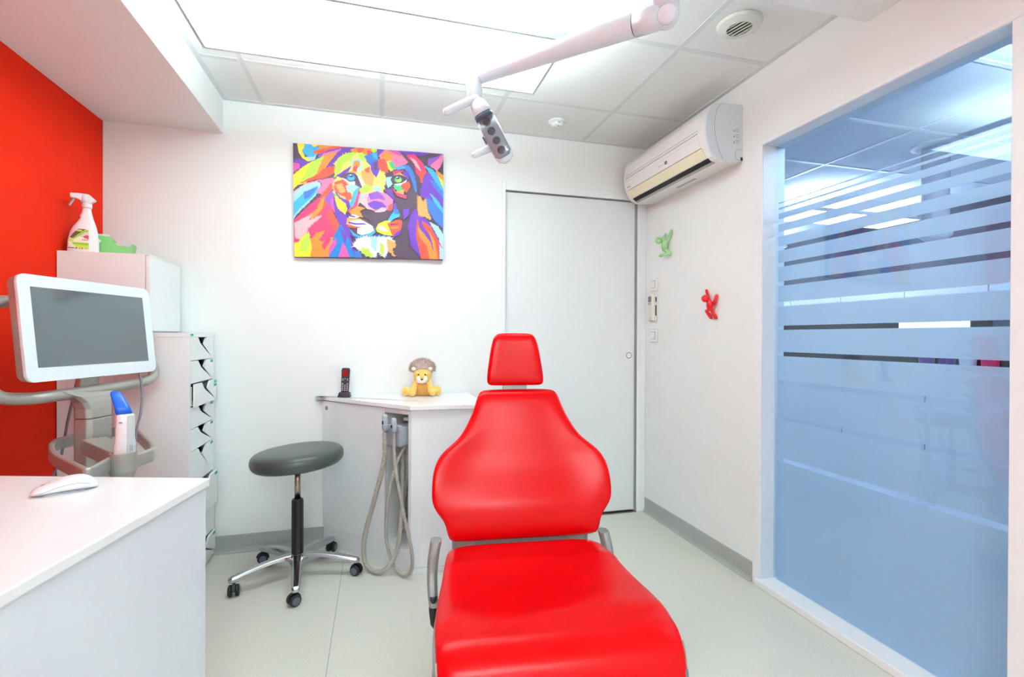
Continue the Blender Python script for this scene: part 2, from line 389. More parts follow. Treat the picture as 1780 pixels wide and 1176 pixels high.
def monitor_next(y, m1, label, red=False):
    t = empty('computer_monitor', (NX-.3, y, .88), label, 'monitor', 'monitors in the next room')
    obj('monitor_foot', Box((-.1, -.12, 0), (.1, .12, .012)), M['black'], t, bevel=.003)
    obj('monitor_stand', Box((-.01, -.02, .012), (.02, .02, .14)), M['black'], t)
    obj('monitor_case', Box((-.02, -.29, .10), (.02, .29, .46)), M['black'], t, bevel=.006)
    s = obj('screen', Box((-.022, -.275, .12), (-.0202, .275, .445)), m1, t)
    if red: obj('scan_picture', Box((-.0235, -.14, .17), (-.0222, .14, .31)), M['scr_red'], t)
monitor_next(3.05, M['scr_on'], 'lit computer monitor with a red tooth picture behind the glass', True)
monitor_next(2.35, M['scr_dark'], 'dark computer monitor with a grey scan behind the glass')
for k, (y, h, m) in enumerate(((3.95, .16, 'violet'), (3.80, .18, 'violet'), (3.66, .15, 'nextwhite'), (3.52, .17, 'pink'), (1.85, .14, 'black'))):
    t = empty('plastic_tub', (NX-.53, y-1.0, .88), ['violet plastic tub behind the glass, left one', 'violet plastic tub behind the glass, right one', 'white plastic tub between violet and pink tubs behind glass', 'pink plastic tub on the counter behind the glass', 'black plastic tub on the counter behind the glass'][k], 'tub')
    obj('tub_body', lathe(bmesh.new(), [(.045, 0), (.055, h*.8), (.055, h*.82)], 20), M[m], t, smooth=True)
    obj('tub_lid', lathe(bmesh.new(), [(.058, h*.82), (.058, h*.95), (.04, h)], 20), M[m], t)

# ================================================================== LARGE THINGS
# ---------------- desk (front left, turned a little)
K = Vector((-.43, 1.462, 0)); da = Vector((-.958, .287, 0)).normalized(); db = Vector((-.172, -.985, 0)).normalized(); DT = .742
def wallhit(p, d): return p+d*((XL+.004-p.x)/d.x)
P1 = wallhit(K, da); P3 = K+db*.92; P2 = Vector((XL+.004, P3.y+.15, 0))
t = empty('desk', K, 'white desk with a bluish glossy side panel in the front left corner', 'desk')
zt = lambda p, z: Vector((p.x, p.y, z))
bm = prism(bmesh.new(), [zt(p, DT-.022) for p in (K, P1, P2, P3)], (0, 0, .022))
obj('desk_top', bm, M['counter'], t, world=True, bevel=.003)
bm = panel(P3-da*-.008, K+da*.008+db*.006, 0, DT-.0222, .02)
obj('side_panel', bm, M['deskside'], t, world=True, bevel=.001)
obj('back_panel', panel(K+da*.03+db*.03, P1+db*.03-da*.03, .1, DT-.0222, -.018), M['deskside'], t, world=True)

# ---------------- drawer cabinet in the corner
DY0, DY1, DXf = 2.452, 2.790, -.803
t = empty('drawer_cabinet', (-1.045, 2.62, 0), 'tall white drawer unit in the corner, green tags on its drawers', 'cabinet')
bm = bmesh.new(); x0 = XL+.004
box(bm, (x0, DY0, .0), (DXf, DY0+.018, 1.1115)); box(bm, (x0, DY1-.018, 0), (DXf, DY1, 1.1115)); box(bm, (DXf-.0155, DY0+.018, 0), (DXf-.004, DY1-.018, .034)); box(bm, (x0, DY0+.018, 0), (x0+.01, DY1-.018, 1.1))
box(bm, (x0, DY0+.018, .03), (DXf-.02, DY1-.018, .045))
obj('cabinet_body', bm, M['white'], t, world=True, bevel=.0008)
obj('cabinet_top', Box((x0, DY0-.001, 1.112), (DXf+.001, DY1, 1.131)), M['white'], t, world=True, bevel=.001)
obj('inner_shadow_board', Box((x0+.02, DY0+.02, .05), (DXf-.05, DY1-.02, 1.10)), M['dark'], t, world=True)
dz = [1.1135, 1.006, .903, .798, .699, .599, .445, .285, .145, .035]
pull = [0, 0, .016, 0, 0, 0, .020, .0, .012]
for k in range(9):
    zt1, zb1, pl = dz[k]-.002, dz[k+1]+.001, pull[k]
    xf = DXf+pl
    d = empty('drawer', (xf, (DY0+DY1)/2, zb1), None); d.parent = t; d.matrix_parent_inverse = world_of(t).inverted()
    ya, yb = DY0+.0190, DY1-.0190; yc = (ya+yb)/2
    # front board outline with the scooped hand hole
    N = 16; out = [Vector((xf, ya, zb1)), Vector((xf, yb, zb1)), Vector((xf, yb, zt1))]
    if k not in (7,):
        for i in range(N+1):
            u = i/N; yy = yc+.064-.128*u; s_ = .027*min(1, .75*(1-math.cos(2*PI*u))) ; out.append(Vector((xf, yy, zt1-s_**1.0*1.15 if 0 < i < N else zt1)))
    out.append(Vector((xf, ya, zt1)))
    bm = bmesh.new(); prism(bm, out, (-.007, 0, 0)); bmesh.ops.triangulate(bm, faces=[f for f in bm.faces if len(f.verts) > 4])
    obj('drawer_front', bm, M['white'], d, world=True)
    if pl > .01:
        bm = bmesh.new()
        box(bm, (xf-.3, ya+.004, zb1+.004), (xf-.0152, ya+.014, zt1-.012)); box(bm, (xf-.3, yb-.014, zb1+.004), (xf-.0152, yb-.004, zt1-.012)); box(bm, (xf-.3, ya+.014, zb1+.004), (xf-.0152, yb-.014, zb1+.008))
        obj('drawer_tray', bm, M['white'], d, world=True)
    if k != 7:
        y_t = DY0+.012 if k == 0 else yb-.036
        z_t = zt1-.004
        if k == 0: obj('tag', Box((DXf, y_t, 1.117), (DXf+.003, y_t+.03, 1.127)), M['teal'], d, world=True)
        else: obj('tag', Box((xf+.0002, y_t, z_t-.013), (xf+.0012, y_t+.034, z_t)), M['teal'], d, world=True)
        if k == 2: obj('tag', Box((xf+.0002, y_t, z_t-.029), (xf+.0012, y_t+.034, z_t-.016)), M['teal'], d, world=True)
for k, (y, dzz, m) in enumerate(((2.60, .0, 'teal'), (2.66, .01, 'paper'), (2.71, -.005, 'mark'))):
    o = obj('paper_packet', Box((DXf-.09, y-.022, .295), (DXf-.012, y+.018, .420+dzz)), M[m], bevel=.002)
    o.location = (0, 0, 0)
    tag(o, ['teal packet in the open lower drawer, nearest of three', 'cream packet standing in the open lower drawer', 'grey packet at the far end of the open lower drawer'][k], 'packet', 'packets in the open drawer')
# ---------------- wall cabinet standing on top of it
t = empty('cupboard', (-1.12, 2.62, 1.131), 'white cupboard standing on the drawer unit beside the red wall', 'cupboard')
CXf, CT = -.953, 1.470
bm = bmesh.new()
box(bm, (x0, DY0, 1.131), (CXf-.018, DY0+.018, CT)); box(bm, (x0, DY1-.018, 1.131), (CXf-.018, DY1, CT)); box(bm, (x0, DY0+.018, 1.131), (CXf-.018, DY1-.018, 1.147)); box(bm, (x0, DY0+.018, CT-.016), (CXf-.018, DY1-.018, CT)); box(bm, (x0, DY0+.018, 1.147), (x0+.01, DY1-.018, CT-.016))
obj('cupboard_body', bm, M['white'], t, world=True, bevel=.0008)
obj('cupboard_door', Box((CXf-.016, DY0+.001, 1.138), (CXf, DY1-.001, CT-.007)), M['white'], t, world=True, bevel=.0015)
obj('cupboard_lip', Box((CXf-.0175, DY0, CT-.006), (CXf-.001, DY1, CT)), M['white'], t, world=True)

# ---------------- corner cabinet with the suction niche
A = Vector((-.285, 2.796)); G = Vector((.152, 2.334)); ab = (G-A).normalized(); nin = Vector((-ab.y, ab.x))   # into the body
Bq = A+ab*((Vector((.022, 2.449))-A).dot(ab))
RC = Vector((.498, 2.305)); WT = .795
t = empty('corner_cabinet', (.15, 2.6, 0), 'white corner cabinet with an open niche holding suction hoses', 'cabinet')
v2 = lambda p, z: Vector((p.x, p.y, z))
e = .012
top = [v2(A-ab*.022-nin*0+Vector((0, 0)), WT-.020), v2(G-nin*e+Vector((.002, -e)), WT-.020), v2(RC+Vector((.006, -e)), WT-.020), Vector((.504, YB-.003, WT-.020)), Vector((-.315, YB-.003, WT-.020))]
obj('worktop', prism(bmesh.new(), top, (0, 0, .020)), M['counter'], t, world=True, bevel=.002)
def pan(name, p0, p1, z0, z1, th, m='glosswhite', bev=.0008): return obj(name, panel(p0, p1, z0, z1, th), M[m], t, world=True, bevel=bev)
dpan = pan('door_panel', A, Bq, .104, WT-.024, .018)
pan('plinth', A+nin*.006, G+nin*.006-ab*.022, 0, .1025, .012)
pan('top_rail', Bq+ab*.002, G-ab*.0005, WT-.046, WT-.021, .018)
pan('niche_stile', G-ab*.020, G, .0, WT-.0465, .03)
pan('front_panel', G+Vector((.0005, 0)), RC, .030, WT-.0215, .018)
pan('front_plinth', G+Vector((.0005, 0)), RC, 0, .0285, .018)
pan('end_panel', RC+Vector((-.0185, .02)), Vector((.479, YB-.004)), 0, WT-.0215, -.018)
pan('niche_side', Bq+nin*.0185, Bq+nin*.30, .094, WT-.022, .016, 'white')
pan('niche_side', G-ab*.0205+nin*.31, G-ab*.0205+nin*.031, .094, WT-.022, .016, 'dgreyplast')
pan('niche_back', Bq+nin*.302, G-ab*.02+nin*.302, .03, WT-.022, .016, 'dgreyplast')
q = [Bq+ab*.001+nin*.001, G-ab*.021+nin*.001, G-ab*.021+nin*.30, Bq+ab*.001+nin*.30]
obj('niche_shelf', prism(bmesh.new(), [v2(p, .096) for p in q], (0, 0, .016)), M['white'], t, world=True)
q = [Bq+ab*.055+nin*.07, G-ab*.022+nin*.07, G-ab*.022+nin*.29, Bq+ab*.055+nin*.29]
obj('pull_out_tray', prism(bmesh.new(), [v2(p, .704) for p in q], (0, 0, .016)), M['white'], t, world=True, bevel=.001)
hp = v2(A+ab*.030-nin*.0004, WT-.060)
mh = Matrix.Translation(hp) @ Vector((nin.x, nin.y, 0)).to_track_quat('Z', 'Y').to_matrix().to_4x4()
bm = lathe(bmesh.new(), [(.0115, -.001), (.0115, .0004), (.0085, .0004), (.0085, -.0006)], 24, mh)
obj('finger_hole_rim', bm, M['steel'], t, world=True)
obj('finger_hole', lathe(bmesh.new(), [(.0085, -.0006), (0, -.0007)], 20, mh), M['dark'], t, world=True)

# suction holder in the niche
Cn = (Bq+G)/2
t = empty('suction_holder', v2(Cn+nin*.05, .60), 'blue-grey suction holder hooked in the cabinet niche', 'holder')
def hm(o, ab_, ni_, z_): return Matrix(((ab.x*1, nin.x, 0, o.x), (ab.y, nin.y, 0, o.y), (0, 0, 1, z_), (0, 0, 0, 1)))
HM = Matrix(((ab.x, nin.x, 0, Bq.x), (ab.y, nin.y, 0, Bq.y), (0, 0, 1, 0), (0, 0, 0, 1)))   # local: u along the face, v into the niche
def hobj(name, bm, m, **k):
    bm.transform(HM); return obj(name, bm, m, t, world=True, **k)
hobj('holder_body', Box((.045, -.045, .600), (.140, .10, .690)), M['greyplast'], bevel=.012, seg=3)
hobj('holder_back', Box((.06, .101, .56), (.140, .20, .668)), M['dgreyplast'], bevel=.006)
hobj('cradle_bar', Box((.045, -.066, .682), (.160, -.046, .706)), M['greyplast'], bevel=.003)
for u, h in ((.083, .757), (.139, .744)):
    bm = lathe(bmesh.new(), [(.006, .676), (.0125, .682), (.0135, .695), (.0135, h-.012), (.011, h-.003), (.005, h), (0, h)], 20, Matrix.Translation((u, -.080, 0)))
    n = hobj('suction_nozzle', bm, M['greyplast'], smooth=True)
    bm = bmesh.new(); box(bm, (u-.006, -.0945, h-.045), (u+.003, -.093, h-.03)); bm.transform(HM)
    obj('nozzle_lever', bm, M['black'], n)
    n.children[0].matrix_parent_inverse = Matrix()
def hose(name, label, pts, r, pitch, mname='hose', deep=.11):
    pp = resample(smooth_path(pts, 14), pitch/4); rr = [r*(1+deep*math.cos(2*PI*i/4)) for i in range(len(pp))]
    bm = sweep(bmesh.new(), pp, rr, 12); o = obj(name, bm, M[mname], smooth=True)
    return tag(o, label, 'hose', 'suction hoses of the corner cabinet')
h1 = [(.083, -.080, .674), (.079, -.083, .54), (.035, -.09, .38), (-.018, -.095, .22), (-.038, -.098, .12), (-.020, -.098, .04), (.035, -.088, .0155), (.090, -.07, .040), (.115, -.03, .12), (.115, -.005, .25), (.098, .02, .40), (.08, .04, .54), (.070, .045, .598)]
hose('suction_hose', 'thick ribbed hose making the wide outer loop left of the niche', [HM @ Vector(p) for p in h1], .0105, .0072)
h2 = [(.139, -.080, .674), (.146, -.080, .54), (.178, -.070, .36), (.215, -.058, .20), (.228, -.050, .11), (.212, -.045, .04), (.155, -.04, .013), (.100, -.04, .045), (.062, -.045, .14), (.062, -.05, .26), (.090, -.055, .40), (.112, -.03, .53), (.118, .02, .598)]
hose('suction_hose', 'thin ribbed hose making the narrow inner loop near the niche', [HM @ Vector(p) for p in h2], .0075, .006)
h3 = [(.100, .06, .598), (.090, .06, .45), (.072, .055, .33), (.078, .05, .25), (.11, .05, .18), (.135, .09, .15), (.135, .16, .16)]
hose('drain_hose', 'fat ribbed drain hose curving down inside the niche', [HM @ Vector(p) for p in h3], .015, .0105, deep=.12)

# ---------------- dental chair
O0 = Vector((.472, 1.579, 0)); Fd = Vector((-.1155, -.9933, 0)); Rd = Vector((.9933, -.1155, 0)); UZ = Vector((0, 0, 1))
t = empty('dental_chair', O0+Fd*.3, 'red leatherette dental chair with headrest in the middle of the room', 'dental chair')
def cw(s, x, z): return O0+Fd*s+Rd*x+UZ*z        # chair space: s forward, x to the right, z up
def sgn(v, p): return math.copysign(abs(v)**p, v)
# seat and leg cushion
sp_ = [(.010, .418, .215, .02), (.014, .430, .236, .034), (.024, .441, .246, .04), (.05, .450, .254, .045), (.09, .455, .260, .046), (.14, .459, .264, .047), (.168, .4635, .266, .048), (.185, .4600, .267, .047), (.23, .4535, .272, .046), (.30, .451, .281, .046), (.37, .4535, .288, .046), (.43, .4575, .291, .047), (.465, .457, .2915, .047), (.495, .450, .291, .046), (.515, .448, .290, .046), (.535, .4455, .289, .046), (.560, .432, .288, .046), (.580, .416, .286, .046), (.594, .398, .285, .046), (.604, .375, .283, .046), (.611, .345, .281, .046), (.618, .30, .279, .046), (.624, .24, .277, .046), (.626, .18, .275, .045), (.626, .155, .270, .04), (.624, .142, .258, .03), (.621, .136, .235, .016)]
rings = []
NS = 40
for i, (s, z, wd, h) in enumerate(sp_):
    a = sp_[max(0, i-1)]; b = sp_[min(len(sp_)-1, i+1)]
    if i < 2: a, b = sp_[1], sp_[4]
    if i > len(sp_)-5: a, b = sp_[-8], sp_[-6]
    tx, tz = b[0]-a[0], b[1]-a[1]; L = math.hypot(tx, tz); nx, nz = -tz/L, tx/L        # surface normal (up / forward)
    ring = []
    for k in range(NS):
        ang = 2*PI*k/NS; u = sgn(math.cos(ang), .42); v = sgn(math.sin(ang), .62)
        dish = -.010*(1-u*u) if v > 0 else 0
        d = -h*.75 + h*.75*v + dish*max(0, min(1, s/.1))
        ring.append(cw(s-nx*-1*d if False else s+nx*d, u*wd, z+nz*d))
    rings.append(ring)
bm = loft(bmesh.new(), rings); obj('seat_cushion', bm, M['red'], t, smooth=True, sub=1, world=True)
# backrest
br = [(935, 1.65, .238), (930, 1.653, .252), (920, 1.659, .260), (905, 1.668, .2655), (895, 1.675, .272), (882, 1.683, .290), (869, 1.69, .3066), (855, 1.70, .3125), (835, 1.711, .3125), (816, 1.723, .3095), (802, 1.732, .303), (790, 1.740, .292), (780, 1.746, .2765), (770, 1.752, .252), (760, 1.758, .226), (750, 1.764, .209), (738, 1.771, .194), (722, 1.781, .1755), (705, 1.791, .1610), (692, 1.799, .1530), (684, 1.804, .1465), (679, 1.807, .137), (676, 1.809, .120)]
def back_pt(py, tt): # centre line of the back cushion
    return (tt-1.65)/.988, CAM.z-tt*(py-584.5)/FPX
rings = []; rin2 = []
NB = 44; nb = len(br)
for i, (py, tt, wd) in enumerate(br):
    dd, z = back_pt(py, tt)
    end = min(1, .35+min(i, nb-1-i)*.3); h = .030*end
    ring, r2 = [], []
    lum = .019*math.exp(-((z-.545)/.075)**2)
    wing = .034*math.exp(-((z-.62)/.16)**2)+.008
    for k in range(NB):
        ang = 2*PI*k/NB; u = sgn(math.cos(ang), .55); v = sgn(math.sin(ang), .62)
        au = abs(u); body = max(0, 1-au**3)
        off = lum*body+wing*max(0, (au-.35)/.65)**2.2*end
        ring.append(cw(-dd-.01+off+h*v, u*wd+.009, z))
        r2.append(cw(-dd-.045+off*.6+.016*v, u*(wd-.03)*.97, z*.985+.004))
    rings.append(ring); rin2.append(r2)
obj('backrest', loft(bmesh.new(), rings), M['red'], t, smooth=True, sub=1, world=True)
obj('back_shell', loft(bmesh.new(), rin2[2:-2]), M['hinge'], t, smooth=True, world=True)
# headrest
hr = [(668.5, .088, .25), (667, .098, .6), (664, .1045, .85), (658, .1065, 1), (645, .1040, 1), (625, .0975, 1), (605, .0905, 1), (592, .0840, 1), (585, .0765, .9), (581, .0675, .7), (578.5, .052, .35)]
rings = []
for py, wd, e_ in hr:
    tt = 1.83+(668-py)*.0003; dd, z = back_pt(py, tt)
    ring = []
    for k in range(36):
        ang = 2*PI*k/36; u = sgn(math.cos(ang), .5); v = sgn(math.sin(ang), .62)
        ring.append(cw(-dd+.01+.026*e_*v+.010*abs(u)**3, u*wd, z))
    rings.append(ring)
obj('headrest', loft(bmesh.new(), rings), M['red'], t, smooth=True, sub=1, world=True)
dd, z0_ = back_pt(676, 1.815)
bm = bmesh.new(); q = [cw(-dd+.005, -.045, z0_-.08), cw(-dd+.005, .045, z0_-.08), cw(-dd-.012, .045, z0_+.10), cw(-dd-.012, -.045, z0_+.10)]
prism(bm, q, Fd*-.012); obj('headrest_bracket', bm, M['hinge'], t, world=True, bevel=.002)
# hinge between seat and back, side blades, under-shell and base
bm = prism(bmesh.new(), [cw(-.045, -.235, .395), cw(-.045, .235, .395), cw(-.045, .235, .462), cw(-.045, -.235, .462)], Fd*.03)
obj('hinge_bar', bm, M['hinge'], t, world=True, bevel=.004)
for i in (-1, 1):
    bm = prism(bmesh.new(), [cw(-.02, i*.19-.03, .40), cw(-.02, i*.19+.03, .40), cw(-.02, i*.19+.03, .468), cw(-.02, i*.19-.03, .468)], Fd*.008)
    obj('hinge_plate', bm, M['cartmetal'], t, world=True, bevel=.001)
for i in (-1, 1):
    pts = smooth_path([cw(-.010, i*.288, .447), cw(.005, i*.296, .40), cw(.02, i*.300, .35), cw(.05, i*.298, .30), cw(.075, i*.294, .275)], 5)
    n = len(pts); bm = bmesh.new(); rg = []
    for j, p in enumerate(pts):
        f = j/(n-1); aa, bb = .019-.004*f, .026-.008*f
        rg.append([p+Rd*(aa*sgn(math.cos(2*PI*k/20), .8))+Fd*(bb*sgn(math.sin(2*PI*k/20), .8)) for k in range(20)])
    a_ = obj('side_arm', loft(bm, rg), M['hinge'], t, smooth=False, world=True, bevel=.002)
    pts = [cw(.060, i*.296, .300), cw(.075, i*.296, .26), cw(.085, i*.293, .225), cw(.088, i*.290, .212)]
    rg = [[p+Rd*(r_*math.cos(2*PI*k/16))+Fd*(r_*1.3*math.sin(2*PI*k/16)) for k in range(16)] for p, r_ in zip(pts, (.013, .014, .012, .006))]
    obj('arm_lever', loft(bmesh.new(), rg), M['black'], t, smooth=True, world=True)
bm = bmesh.new(); rg = []
for s, z, wd, h in sp_[3:-4]:
    rg.append([cw(s-(.03 if z < .43 else 0)+0*h, u*(wd+.004), max(.12, z-.075 if z > .43 else z-.02)+v) for u, v in ((-1, -.02), (-1, .012), (-.9, .02), (.9, .02), (1, .012), (1, -.02), (.9, -.035), (-.9, -.035))])
obj('seat_shell', loft(bm, rg), M['hinge'], t, world=True, bevel=.004)
for i in (-1, 1):
    c_ = cw(.50, i*.275, .33); bm = ellipsoid(bmesh.new(), (0, 0, 0), (.022, .10, .075)); bm.transform(Matrix.Translation(c_) @ Matrix.Rotation(math.atan2(Rd.y, Rd.x), 4, 'Z'))
    obj('side_bumper', bm, M['dgreyplast'], t, smooth=True, world=True)
bm = prism(bmesh.new(), [cw(.05, -.13, .10), cw(.05, .13, .10), cw(.42, .11, .10), cw(.42, -.11, .10)], (0, 0, .27)); obj('pedestal', bm, M['cartmetal'], t, world=True, bevel=.02)
bm = prism(bmesh.new(), [cw(-.12, -.2, .0), cw(-.12, .2, .0), cw(.50, .17, .0), cw(.50, -.17, .0)], (0, 0, .10)); obj('base_plate', bm, M['cartmetal'], t, world=True, bevel=.02)

# ---------------- luminaires
def luminaire(name, c, L, W, z, label, down, group, up='led_up'):
    t = empty(name, (c[0], c[1], z), label, 'ceiling light', group)
    bm = bmesh.new(); a, b = L/2, W/2
    box(bm, (-a, -b, 0), (a, -b+.010, .028)); box(bm, (-a, b-.010, 0), (a, b, .028)); box(bm, (-a, -b+.010, 0), (-a+.010, b-.010, .028)); box(bm, (a-.010, -b+.010, 0), (a, b-.010, .028))
    obj('light_frame', bm, M['lframe'], t, bevel=.001)
    obj('diffuser', Box((-a+.010, -b+.010, .002), (a-.010, b-.010, .006)), M[down], t)
    obj('uplight_panel', Box((-a+.03, -b+.03, .02), (a-.03, b-.03, .024)), M[up], t)
    for x in (-a+.05, a-.05):
        for y in (-b+.03, b-.03): obj('hanging_wire', lathe(bmesh.new(), [(.0009, .02), (.0009, (H if c[1] > 1.3 else 2.235)-z)], 6, Matrix.Translation((x, y, 0))), M['steel'], t)
luminaire('ceiling_light', (.014, 1.757), 1.222, .386, 2.130, 'bright white rectangular light hung below the ceiling on wires', 'led_down', 'hanging lights')
for x_, y_, l_ in NEXT_LIGHTS: luminaire('ceiling_light', (x_, y_), 1.222, .386, 2.150, l_, 'led_next', 'hanging lights of the next room', 'led_next_up')
luminaire('ceiling_light', (.014, -1.30), 1.222, .386, 2.10, 'rectangular fill light added behind the camera, outside the picture', 'led_rear_fill', 'hanging lights')  # added unseen fill lamp, brightens the room from the camera side

# ---------------- dental lamp
E0 = at(1158, 26, 1.30); J0 = at(829, 133, 1.655)
t = empty('dental_lamp', (E0.x, E0.y, 2.235), 'white dental operating lamp on a long jointed arm from the ceiling', 'dental lamp')
mv = Matrix.Translation((E0.x, E0.y, 0))
obj('lamp_column', lathe(bmesh.new(), [(.0335, E0.z-.005), (.0335, 2.235)], 32, mv), M['lampw'], t, smooth=True, world=True)
obj('ceiling_flange', lathe(bmesh.new(), [(.04, 2.205), (.075, 2.215), (.08, 2.2349)], 32, mv), M['lampw'], t, world=True)
ad = (J0-E0).normalized(); q = ad.to_track_quat('Z', 'Y').to_matrix().to_4x4()
bm = ellipsoid(bmesh.new(), E0+Vector((0, 0, .0)), (.0338, .0338, .036), seg=32)
obj('elbow', bm, M['lampw'], t, smooth=True, world=True)
L = (J0-E0).length
m_ = Matrix.Translation(E0) @ q
obj('elbow_sleeve', lathe(bmesh.new(), [(.0325, 0), (.0315, .085)], 32, m_), M['lampw'], t, smooth=True, world=True)
obj('sleeve_gap', lathe(bmesh.new(), [(.0285, .0852), (.0285, .088)], 32, m_), M['dark'], t, world=True)
obj('spring_arm', lathe(bmesh.new(), [(.0295, .0882), (.0305, .094), (.0290, .3), (.0262, L-.022), (.0235, L-.010)], 32, m_), M['lampw'], t, smooth=True, world=True)
# elbow cover disc facing the camera side
vc = (CAM-E0).normalized(); vq = Vector((vc.x*.6-.1, vc.y, -.45)).normalized().to_track_quat('Z', 'Y').to_matrix().to_4x4()
obj('elbow_cap', lathe(bmesh.new(), [(.024, .024), (.023, .0335), (.018, .036), (0, .037)], 32, Matrix.Translation(E0) @ vq), M['lampw'], t, smooth=True, world=True)
# wrist
bm = ellipsoid(bmesh.new(), J0, (.0275, .0275, .027), seg=28)
obj('wrist_joint', bm, M['lampw'], t, smooth=True, world=True)
W1 = at(825, 178, 1.64)
bm = sweep(bmesh.new(), [J0+Vector((0, 0, .0)), at(824, 150, 1.65), W1], [.0275, .0278, .024], 24); obj('wrist_tube', bm, M['lampw'], t, smooth=True, world=True)
A1 = at(833, 186, 1.60); B1 = at(876.5, 270, 1.60)
zax = (B1-A1).normalized(); yv = (CAM-(A1+B1)/2).normalized(); xax = yv.cross(zax).normalized(); yax = zax.cross(xax).normalized()
LM = basis(A1, xax, yax, zax); LL = (B1-A1).length
def sec(w_, d_, z, n=32, p=.75, dy=0): return [LM @ Vector((w_*sgn(math.cos(2*PI*k/n), p), dy+d_*sgn(math.sin(2*PI*k/n), p), z)) for k in range(n)]
obj('lamp_dome', loft(bmesh.new(), [sec(.008, .008, -.026), sec(.018, .016, -.022), sec(.026, .022, -.010), sec(.030, .026, .008), sec(.0318, .028, .030)]), M['lampw'], t, smooth=True, world=True)
obj('lamp_collar', loft(bmesh.new(), [sec(.0312, .0275, .0302), sec(.030, .026, .047)]), M['lampring'], t, smooth=True, world=True)
hs = obj('lamp_housing', loft(bmesh.new(), [sec(.0325, .017, .0472, dy=-.012), sec(.0330, .017, LL*.55, dy=-.012), sec(.0325, .017, LL*.92, dy=-.012), sec(.027, .015, LL+.008, dy=-.012), sec(.014, .010, LL+.018, dy=-.012)]), M['lampw'], t, smooth=True, world=True)
obj('lamp_window', loft(bmesh.new(), [sec(.0285, .0065, .0476, dy=.0115), sec(.0290, .0075, LL*.5, dy=.0115), sec(.0285, .0075, LL-.004, dy=.0115), sec(.020, .006, LL+.006, dy=.0115)]), M['lampglass'], t, smooth=True, world=True)
for k in range(4):
    ml = LM @ Matrix.Translation((0, .0185, .062+k*(LL-.076)/3)) @ Matrix.Rotation(-PI/2, 4, 'X')
    r_ = .0108
    le = obj('lens', lathe(bmesh.new(), [(r_+.002, -.001), (r_+.002, .0018), (r_, .0022), (r_*.85, .0008), (0, .0012)], 24, ml), M['lens'], t, smooth=False, world=True)
Hb = LM @ Vector((-.01, -.004, -.012))
obj('lamp_handle', capsule(bmesh.new(), at(826, 171, 1.60), at(776, 194, 1.56), .0135, .0115, 20), M['lampw'], t, smooth=True, world=True)
obj('lamp_handle', capsule(bmesh.new(), at(858, 255, 1.625), at(825, 269, 1.60), .0125, .0105, 20), M['lampw'], t, smooth=True, world=True)
obj('lamp_button', Box((-.037, -.012, .09), (-.0325, .0, .115)), M['mark'], t, world=False); o = bpy.data.objects['lamp_button']
o.data.transform(LM); o.matrix_parent_inverse = world_of(t).inverted()

# ---------------- air conditioner
t = empty('air_conditioner', (XR, 2.335, 1.956), 'white wall air conditioner with a cream flap, high on the right wall', 'air conditioner')
prof = [(1.6630, 2.224), (1.545, 2.219), (1.515, 2.210), (1.480, 2.186), (1.463, 2.158), (1.456, 2.120), (1.4545, 2.090), (1.457, 2.060), (1.463, 2.035), (1.472, 2.010), (1.484, 1.985), (1.498, 1.966), (1.515, 1.953), (1.545, 1.943), (1.600, 1.946), (1.6630, 1.954)]
Y0, Y1 = 1.947, 2.728
def acring(y, k=1.0, ins=0): return [Vector((x+ins if x < 1.6 else x, y, z+(ins if z < 1.97 else (-ins if z > 2.2 else 0)))) for x, z in prof]
bm = loft(bmesh.new(), [acring(Y0+.006), acring(Y1-.006)]); obj('ac_body', bm, M['acw'], t, smooth=False, world=True, bevel=.0015)
bm = loft(bmesh.new(), [acring(Y0, ins=.006), acring(Y0+.0058, ins=.001)]); obj('ac_end_cover', bm, M['acside'], t, world=True)
bm = loft(bmesh.new(), [acring(Y1-.0058, ins=.001), acring(Y1, ins=.006)]); obj('ac_end_cover', bm, M['acw'], t, world=True)
def acx(z):
    for (xa, za), (xb, zb) in zip(prof[2:], prof[3:]):
        if za >= z >= zb: return xa+(xb-xa)*(za-z)/(za-zb)
def acstrip(name, z0, z1, ya, yb, m, off=.0012, n=6):
    pa = [(acx(z0+(z1-z0)*i/n)-off, z0+(z1-z0)*i/n) for i in range(n+1)]
    pts = [Vector((x, ya, z)) for x, z in pa]+[Vector((x+off+.001, ya, z)) for x, z in reversed(pa)]
    bm = prism(bmesh.new(), pts, (0, yb-ya, 0)); return obj(name, bm, M[m], t, world=True)
acstrip('front_groove', 2.098, 2.094, Y0+.055, Y1-.03, 'acgrey', .0003)
acstrip('front_groove', 2.084, 2.080, Y0+.055, Y1-.03, 'acgrey', .0003)
acstrip('front_rib', 2.0935, 2.0845, Y0+.055, Y1-.03, 'acw', .002)
acstrip('lower_panel', 2.060, 2.014, Y0+.050, Y1-.03, 'acw', .002)
acstrip('panel_line', 2.0615, 2.0602, Y0+.050, Y1-.03, 'acgrey', .0004)
acstrip('flap_gap', 2.0138, 2.0112, Y0+.048, Y1-.03, 'acdark', .0004)
acstrip('air_flap', 2.011, 1.968, Y0+.042, Y1-.03, 'accream', .0025)
